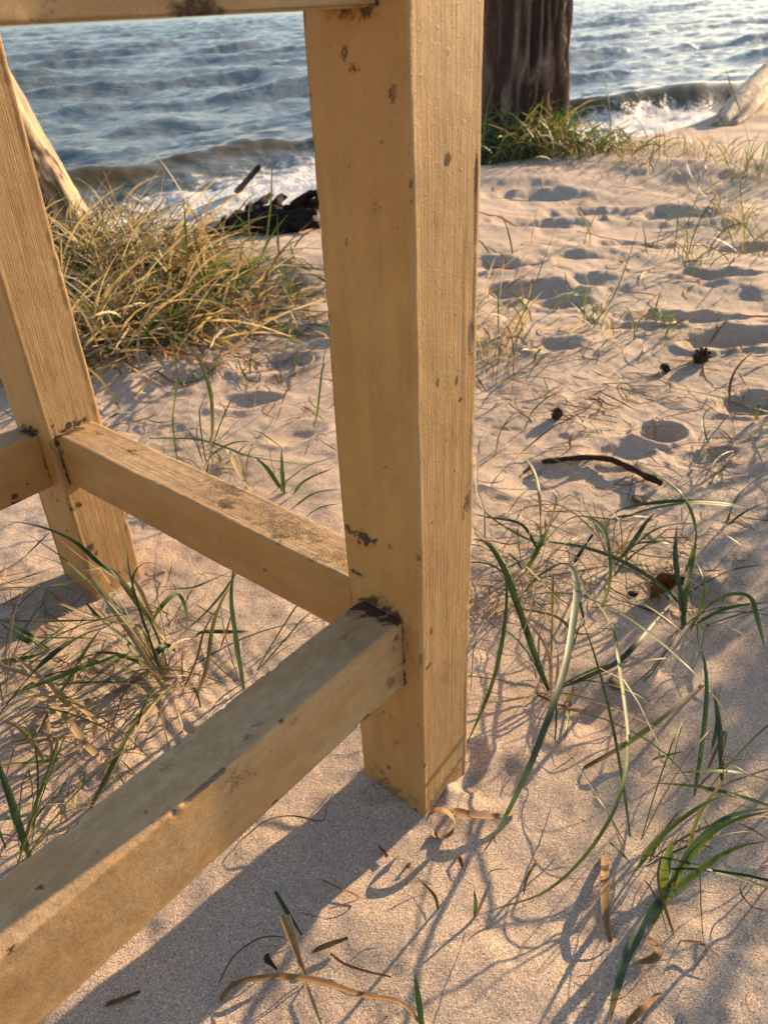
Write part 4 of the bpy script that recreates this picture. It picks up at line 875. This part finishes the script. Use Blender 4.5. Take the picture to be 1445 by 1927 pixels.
strip([(542, 1722), (556, 1770), (572, 1842)], 'thinner straw stub beside the forked one at the bottom centre', 5, 'pale', 'fall', .045)
strip([(575, 1850), (590, 1890), (605, 1930)], 'pale straw end below the forked stub', 4, 'pale')
strip([(622, 1795), (650, 1815), (690, 1828), (735, 1838)], 'thin rusty twig right of the forked stub', 2.6, 'rust', name='twig', cat='twig')
strip([(412, 1850), (440, 1800), (490, 1765), (540, 1765), (552, 1780)], 'fine dark curved stem left of the forked stub', 1.6, 'brown', 'arch', .02, name='twig', cat='twig')
strip([(518, 1678), (540, 1715), (568, 1760)], 'short dark green blade leaning above the forked stub', 4.5, 'dark', 'fall', .03)
strip([(605, 1655), (640, 1672), (675, 1690), (620, 1710)], 'tiny rusty sprig in the sunlit sand patch', 2, 'tan', name='twig', cat='twig')
strip([(590, 1790), (620, 1778), (655, 1765)], 'dark brown crumpled leaf bit right of the forked stub', 6, 'dark_brown', name='twig', cat='twig')
strip([(200, 1890), (230, 1880), (265, 1865)], 'brown leaf scrap at the bottom left in the rail shade', 5, 'brown')
strip([(455, 1580), (500, 1545), (550, 1535), (605, 1545), (615, 1520), (628, 1485)], 'thin bent grass strand lying below the near rail', 1.8, 'mixed', 'arch', .02, name='twig', cat='twig')
strip(C6((1115, 1140), (1190, 1150), (1255, 1195)), 'dark brown twig right of the sand-dusted blade', 2.6, 'brown', name='twig', cat='twig')
strip(C6((1430, 870), (1360, 890), (1340, 950), (1380, 1010), (1430, 1025)), 'wiry black loop of root at the right edge', 1.6, 'dark_brown', 'arch', .02, name='twig', cat='twig')
strip(C6((1340, 700), (1400, 730), (1445, 760)), 'fine brown twig under the arching blades at right edge', 2, 'brown', name='twig', cat='twig')
strip(C6((1100, 765), (1160, 770), (1240, 795)), 'brown dry strand under the thick-bladed shoot', 3.5, 'tan')
strip([(720, 1600), (728, 1612), (712, 1590)], 'small rust-coloured leaf bit left of the curled ring leaf', 4, 'rust')
strip([(862, 1612), (866, 1620), (870, 1632)], 'brown bud scale lying below the flat tan strip', 5, 'rust')
strip([(765, 1632), (772, 1624)], 'orange flake left of the bud scale', 5, 'rust')
strip([(205, 1520), (180, 1550), (168, 1580)], 'rust-brown leaf tip at the upper edge of the near rail', 5, 'brown')
strip(C4((770, 605), (790, 580), (840, 570), (885, 582)), 'pale bent straw just below the dark stick', 3, 'pale', 'arch', .01)
strip(C4((350, 520), (350, 640), (375, 720), (380, 820)), 'pale curling leaf hanging beside the right edge of the near leg', 6, 'pale', 'hang', .07)
strip(C4((715, 920), (740, 880), (785, 810)), 'dark dead leaf scrap between the two arching shoots', 6, 'dark_brown', 'rise', .02)
strip(C4((520, 585), (545, 565), (550, 550)), 'orange-brown leaf scrap left of the dark stick', 8, 'rust', 'rise', .01)

# curled ring leaf by the leg foot
c = ground(829, 1566)
def ring_leaf():
    org = np.array([c[0], c[1], Hs(c[0], c[1])]); a = np.linspace(-2.2, 3.3, 30)
    ax = np.array([0.97, -.2, 0]); up = np.array([0.05, .35, .93])
    rad = 0.0165
    P = np.array([0, 0, 0.016]) + rad * np.cos(a)[:, None] * ax * .95 + rad * np.sin(a)[:, None] * up * 1.0
    side = np.cross(ax, up); side /= np.linalg.norm(side)
    w = 0.0048
    V = np.stack([P + side * w, P + side * 0 + (P - [0, 0, .016]) * .04, P - side * w], 1).reshape(-1, 3); n = len(V)
    V = np.vstack([V, V * np.array([.965, .965, 1]) + 0])
    F = gridF(30, 3); F = np.vstack([F, F[:, ::-1] + n])
    C = np.tile(np.array((.31, .18, .075)), (len(V), 1)) * (1 + .2 * np.sin(np.arange(len(V)) * .7))[:, None]
    o = link('dry_leaf', leaf_mesh('dry_leaf', V, F, C, STRAW)); o.location = org
    tag(o, 'curled ring of dry tan leaf at the foot of the near leg', 'leaf', 'dry curled leaf strips on the sand')
ring_leaf()

def tube(P, R, nseg=14, rough=0.12, seed=0, colf=None, freq=(3, 40), cap=True):
    """Tapered, knobbly tube along P (n,3) with radii R -> V, F list, C."""
    P = np.asarray(P, float); n = len(P); R = np.broadcast_to(np.asarray(R, float), (n,))
    T = np.gradient(P, axis=0); T /= np.linalg.norm(T, axis=1)[:, None]
    ref = np.array([0, 0, 1.0]) if abs(T[0][2]) < .9 else np.array([1.0, 0, 0])
    A = np.cross(T, ref); A /= np.linalg.norm(A, axis=1)[:, None]; B = np.cross(T, A)
    a = np.linspace(0, 2 * np.pi, nseg, endpoint=False)
    L = np.concatenate([[0], np.cumsum(np.linalg.norm(np.diff(P, axis=0), axis=1))])
    cx = np.cos(a)[None] * freq[0]; sx = np.sin(a)[None] * freq[0]
    d = rough * (vnoise(cx + 50 + L[:, None] * freq[1], sx + L[:, None] * 3, seed) + .5 * vnoise(cx * 2.3 + 9, sx * 2.3 + L[:, None] * freq[1] * 1.6, seed + 3))
    rr = R[:, None] * (1 + d)
    V = P[:, None] + (A[:, None] * np.cos(a)[None, :, None] + B[:, None] * np.sin(a)[None, :, None]) * rr[..., None]
    V = V.reshape(-1, 3); F = [gridF(n, nseg, True)]
    C = colf(np.broadcast_to(L[:, None], rr.shape), np.broadcast_to(a[None], rr.shape), d / max(rough, 1e-6)).reshape(-1, 3) if colf else np.tile((.05, .03, .02), (len(V), 1))
    k = len(V); V = np.vstack([V, P[0], P[-1]]); C = np.vstack([C, C[:nseg].mean(0), C[-nseg:].mean(0)])
    i = np.arange(nseg); j = (i + 1) % nseg
    F.append(np.vstack([np.c_[np.full(nseg, k), j, i], np.c_[np.full(nseg, k + 1), (n - 1) * nseg + i, (n - 1) * nseg + j]]))
    return V, F, C
def join2(parts):
    Vs, Q, Tt, Cs, k = [], [], [], [], 0
    for V, F, C in parts: Vs.append(V); Q.append(F[0] + k); Tt.append(F[1] + k); Cs.append(C); k += len(V)
    return np.vstack(Vs), [np.vstack(Q), np.vstack(Tt)], np.vstack(Cs)
def flat_col(c, v=.25): return lambda L, a, d: np.array(c) * (1 + v * np.clip(d, -1, 1))[..., None]
def put(name, geo, mat, org, label=None, cat=None, group=None, parent=None):
    V, F, C = geo
    o = link(name, mesh(name, V - np.asarray(org), F, mat, True, {'col': ('FLOAT_COLOR', C)}), parent)
    if parent is None: o.location = org
    if label: tag(o, label, cat, group)
    return o
# dark stick
P = trace([(1022, 872), (1060, 868), (1110, 864), (1150, 869), (1190, 886), (1220, 902), (1245, 913)], 'flat', .03, 30) + np.array([0, 0, .004])
put('stick', tube(P, np.linspace(.0048, .0062, 30), 12, .3, 5, flat_col((.045, .026, .018), .5), (2, 120)), DEBRIS, ground(1110, 866), 'dark bent stick lying on the sunlit sand right of the leg', 'stick')
# pine cones
def cone(px, py, s, label, tilt):
    g = ground(px, py); root = empty('pine_cone', g); tag(root, label, 'pine cone', 'pine cones on the sand')
    ax = Vector((math.cos(tilt), math.sin(tilt), .55)).normalized(); q = ax.to_track_quat('Z', 'Y').to_matrix()
    core = tube(np.array([[0, 0, z] for z in np.linspace(-.5, .5, 9)]) * s, s * np.array([.12, .26, .32, .33, .31, .26, .2, .13, .05]), 10, .1, 3, flat_col((.03, .018, .012)))
    qm = np.array(q); off = np.array([0, 0, s * .38])
    me = mesh('core', core[0] @ qm.T + off, core[1], DEBRIS, True, {'col': ('FLOAT_COLOR', core[2])}); link('core', me, root)
    for k in range(34):
        t = k / 34; a = k * 2.39996; z = (-.42 + .86 * t) * s; r = s * (.42 * math.sin(math.pi * (.16 + .74 * t)) + .06); w = s * .13
        ca, sa = math.cos(a), math.sin(a); o = np.array([ca, sa, 0]); tn = np.array([-sa, ca, 0]); zc = np.array([0, 0, 1.0])
        b = o * r * .45 + zc * z; tip = o * r + zc * (z + s * .10)
        V = np.array([b - tn * w * .5, b + tn * w * .5, tip + tn * w, tip - tn * w, tip + zc * s * .05 + o * s * .02, b - tn * w * .5 - zc * s * .03, b + tn * w * .5 - zc * s * .03, tip + tn * w * .8 - zc * s * .04, tip - tn * w * .8 - zc * s * .04])
        F4 = np.array([[0, 1, 2, 3], [5, 8, 7, 6], [0, 3, 8, 5], [1, 6, 7, 2], [3, 2, 7, 8]]); F3 = np.array([[3, 2, 4]])
        C = np.tile((.075, .042, .024), (9, 1)) * random.uniform(.6, 1.4)
        link('scale', mesh('scale', V @ qm.T + off, [F4, F3], DEBRIS, False, {'col': ('FLOAT_COLOR', C)}), root)
cone(1046, 788, .027, 'dark pine cone standing alone on the lit sand above the stick', 1.0)
cone(1316, 682, .042, 'larger dark pine cone near the right side by a footprint', .3)
cone(1250, 700, .026, 'smaller pine cone half buried left of the larger one', 2.5)
# pebbles and shells
def pebble(px, py, s, col, label, name='pebble', flat=.55):
    g = ground(px, py); th = np.linspace(0, np.pi, 9); P = np.array([[0, 0, -math.cos(t) * flat] for t in th]) * s
    geo = tube(P, np.maximum(np.sin(th), .02) * s, 14, .12, int(px), flat_col(col, .3), (1.2, 30))
    o = put(name, geo, DEBRIS, (0, 0, 0), label, 'shell' if 'shell' in name else 'pebble'); o.location = (g[0], g[1], g[2] + s * flat * .35); o.rotation_euler = (.35, .3, px)
pebble(1157, 1290, .0105, (.20, .12, .07), 'rounded brown shell half sunk in the sand right of the leg', 'shell')
pebble(1201, 943, .014, (.10, .07, .05), 'dark flat pebble below the end of the stick', flat=.4)
pebble(1190, 1118, .008, (.05, .035, .025), 'small dark pebble among the grass left of the dead leaf')
# curled dead leaf
def dead_leaf(px, py, s, label, rz, col):
    g = ground(px, py); n = 9; u = np.linspace(-1, 1, n); U, Vv = np.meshgrid(u, u)
    w = np.sqrt(np.clip(1 - U ** 2, 0, 1)) * .62 + .03
    x = U * s; y = Vv * w * s; z = s * (.9 * (Vv ** 2) * (1 - .4 * U) + .5 * U ** 2 + .35 * vnoise(U * 2.2, Vv * 2.2, int(px)) + .15 * vnoise(U * 6, Vv * 6, int(px) + 1)) + .003
    V = np.stack([x, y, z], -1).reshape(-1, 3); F = gridF(n, n); m = len(V)
    V = np.vstack([V, V - [0, 0, .0008]]); F = np.vstack([F, F[:, ::-1] + m])
    C = np.tile(col, (len(V), 1)) * (1 + .25 * vnoise(V[:, 0] * 300, V[:, 1] * 300, 4))[:, None]
    o = link('dead_leaf', leaf_mesh('dead_leaf', V, F, C, STRAW)); o.location = g; o.rotation_euler = (.25, -.3, rz); tag(o, label, 'leaf')
dead_leaf(1243, 1113, .024, 'curled brown dead leaf cupped at the foot of the broad green shoot', .5, (.17, .075, .03))
dead_leaf(1268, 1098, .013, 'smaller dark leaf tucked against the curled brown leaf', 1.7, (.07, .035, .02))
strip([(500, 1795), (506, 1812), (520, 1826)], 'tiny dark crumpled leaf left of the forked straw stub', 7, 'dark_brown', 'fall', .012, fold=.8)

# ------------------------------------------------------------------ trees and driftwood
def trunk_mesh(base, axis, length, r0, r1, nz, na, seed, furrow, colf, bend=(0, 0), flare=.25, plates=16, stretch=1.0):
    axis = np.array(axis, float); axis /= np.linalg.norm(axis)
    ref = np.array([1.0, 0, 0]); A = ref - axis * (ref @ axis); A /= np.linalg.norm(A); B = np.cross(axis, A)
    t = np.linspace(0, 1, nz) ** 1.0; a = np.linspace(0, 2 * np.pi, na, endpoint=False)
    Tt, Aa = np.meshgrid(t, a, indexing='ij'); Lz = Tt * length
    R = r0 + (r1 - r0) * Tt + flare * r0 * np.exp(-Lz / .25) * (1 + .35 * np.cos(Aa * 5 + seed))
    per = plates / (2 * math.pi)
    # periodic noise round the trunk: blend across the seam
    def rn(fa, fz, s):
        w = sst(.85, 1, Aa / (2 * np.pi)); x = Aa * per * fa; x2 = (Aa - 2 * np.pi) * per * fa
        return vnoise(x, Lz * fz, s) * (1 - w) + vnoise(x2, Lz * fz, s) * w
    warp = rn(.5, 3, seed + 40)
    w = sst(.85, 1, Aa / (2 * np.pi)); 
    ridge = 1 - np.abs(rn(1.0, 2.2 * stretch, seed) + .25 * rn(2.5, 7 * stretch, seed + 7)) * 2.6 + .30 * warp
    ridge2 = 1 - np.abs(rn(2.3, 9 * stretch, seed + 1)) * 2
    d = furrow * (np.clip(ridge, -.8, .8) + .35 * ridge2 + .25 * rn(6, 30, seed + 2)) + .06 * r0 * rn(.18, 1.2, seed + 3)
    R = R + d
    ctr = base + axis * Lz[..., None] + A * (bend[0] * Tt ** 2)[..., None] + B * (bend[1] * Tt ** 2)[..., None]
    V = ctr + (A * np.cos(Aa)[..., None] + B * np.sin(Aa)[..., None]) * R[..., None]
    C = colf(Lz, Aa, ridge, rn)
    V = V.reshape(-1, 3); C = C.reshape(-1, 3); F = [gridF(nz, na, True)]
    k = len(V); V = np.vstack([V, V[:na].mean(0), V[-na:].mean(0)]); C = np.vstack([C, C[0], C[-1]])
    i = np.arange(na); j = (i + 1) % na
    F.append(np.vstack([np.c_[np.full(na, k), j, i], np.c_[np.full(na, k + 1), (nz - 1) * na + i, (nz - 1) * na + j]]))
    return V, F, C
def bark_col(L, a, r, rn):
    c = np.array((.062, .040, .031)) + np.array((.120, .078, .056)) * sst(-.4, .5, r)[..., None] + np.array((.12, .085, .062)) * sst(.45, 1.0, r)[..., None]
    red = sst(.1, .6, rn(.25, 1.0, 90))[..., None] * .5
    return c * (1 - red) + np.array((.14, .065, .04)) * red
g = ground(972, 282)
tr = empty('tree', (g[0], g[1], g[2])); tag(tr, 'dark rough-barked tree trunk at the water edge, behind the near leg', 'tree')
geo = trunk_mesh(np.array([0, 0, -.3]), (.01, .05, 1), 5.2, .270, .17, 520, 300, 3, .024, bark_col, bend=(.1, .2), flare=.10, plates=34)
put('trunk', geo, BARK, (0, 0, 0), parent=tr)
lp = np.array([np.array([.02, .1, 3.1]) + t * np.array([.9, .3, .8]) * 1.3 + np.array([0, 0, .2 * t * t]) for t in np.linspace(0, 1, 14)])
put('limb', tube(lp, np.linspace(.08, .03, 14), 16, .15, 9, flat_col((.10, .065, .05))), BARK, (0, 0, 0), parent=tr)
lp = np.array([np.array([.02, .14, 3.7]) + t * np.array([-.7, .6, .9]) * 1.2 for t in np.linspace(0, 1, 14)])
put('limb', tube(lp, np.linspace(.07, .025, 14), 16, .15, 10, flat_col((.10, .065, .05))), BARK, (0, 0, 0), parent=tr)

# leaning peeled trunk on the left
def peel_col(L, a, r, rn):
    c = np.array((.50, .36, .23)) * (1 + .15 * rn(1.5, 8, 61))[..., None]
    bk = sst(-.22, -.02, rn(.34, 1.3, 62) + .45 * rn(1.8, 7, 63) + .2 * rn(5, 22, 64))[..., None]
    return c * (1 - bk) + np.array((.045, .028, .02)) * bk
bt = ground(96, 372); tp = at(96 - 150, 372 - 290, .0); 
dpt = np.linalg.norm(bt - CAM)
e = ray(-50, 95); e = CAM + e * (bt[1] - CAM[1] + .15) / e[1]
axs = e - bt
lt = empty('leaning_trunk', tuple(bt)); tag(lt, 'peeled pale leaning tree trunk with dark bark patches at the left edge', 'tree trunk')
geo = trunk_mesh(-axs / np.linalg.norm(axs) * .3, axs, 3.4, .150, .10, 260, 120, 8, .010, peel_col, bend=(-.1, .0), flare=.2, plates=9, stretch=.5)
nn = np.array((.68, -.52, .45)); nn /= np.linalg.norm(nn); geo[0][:] -= np.outer(geo[0] @ nn - (geo[0] @ (axs / np.linalg.norm(axs))) * (nn @ (axs / np.linalg.norm(axs))), nn) * .55
put('trunk', geo, WOODP, (0, 0, 0), parent=lt)

# white log on the right
a0 = at(1368, 244, 0.0); e1 = ray(1490, 112); e1 = CAM + e1 * (a0[1] + 1.7 - CAM[1]) / e1[1]
def log_col(L, a, r, rn):
    c = np.array((.60, .48, .35)) * (1 + .12 * rn(1.2, 6, 31))[..., None]
    sp = sst(.25, .5, rn(.8, 4, 32) + .4 * rn(3, 16, 33))[..., None] * .7
    return c * (1 - sp) + np.array((.2, .14, .1)) * sp
ax2 = e1 - a0
geo = trunk_mesh(np.array([0, 0, .03]) - ax2 / np.linalg.norm(ax2) * .1, ax2, 4.2, .125, .10, 240, 90, 12, .006, log_col, flare=-.55, plates=10, stretch=.6, bend=(0, .0))
lg = empty('driftwood_log', tuple(a0)); tag(lg, 'bleached white driftwood log rising from the sand at the right edge', 'log')
put('log', geo, WOODP, (0, 0, 0), parent=lg)
d2 = ax2 / np.linalg.norm(ax2) * 2.1
sp = np.array([d2 * (1 - .0 * t) + np.array([.35 * t, -.1 * t, -(d2[2] + .25) * t]) for t in np.linspace(0, 1, 10)])
put('root', tube(sp, np.linspace(.07, .05, 10), 14, .25, 15, flat_col((.5, .44, .36))), WOODP, (0, 0, 0), parent=lg)

# dark driftwood root near the waterline, stick and pale piece
org = ground(495, 425)
parts = []
for px, h, r in [([(398, 450), (430, 428), (460, 412), (500, 402), (540, 405), (596, 400)], .05, .030), ([(455, 420), (478, 395), (500, 378), (512, 368)], .07, .020), ([(500, 405), (520, 388), (528, 376), (540, 372)], .06, .018), ([(535, 405), (560, 385), (575, 372), (600, 365)], .08, .020),
                 ([(440, 432), (480, 425), (530, 420), (590, 415)], .03, .034), ([(555, 400), (570, 388), (592, 380)], .05, .024), ([(415, 445), (470, 436), (540, 428), (600, 425)], .02, .030), ([(470, 415), (466, 398), (474, 384)], .08, .012), ([(585, 395), (600, 375), (612, 368)], .08, .018), ([(430, 430), (420, 418), (425, 408)], .06, .010)]:
    P = trace(px, 'lean', h, 26); P[:, 2] += .004
    parts.append(tube(P, np.interp(np.linspace(0, 1, 26), [0, .5, 1], [r, r * .9, r * .35]), 14, .75, len(parts) * 7, flat_col((.026, .018, .015), .6), (1.8, 26)))
put('driftwood_root', join2(parts), BARK, org, 'black knotted driftwood root at the foam edge left of the near leg', 'driftwood')
P = trace([(446, 360), (462, 343), (487, 314)], 'rise', .22, 12); put('stick', tube(P, np.linspace(.018, .010, 12), 10, .2, 2, flat_col((.04, .03, .025))), DEBRIS, ground(446, 360), 'dark stick poking up slanted from the foam', 'stick')
P = trace([(225, 372), (250, 352), (270, 338), (288, 322)], 'rise', .12, 14); put('driftwood_piece', tube(P, np.linspace(.05, .03, 14), 14, .4, 6, flat_col((.42, .31, .21))), WOODP, ground(225, 372), 'short pale driftwood piece on the bank top beside the leaning trunk', 'driftwood')
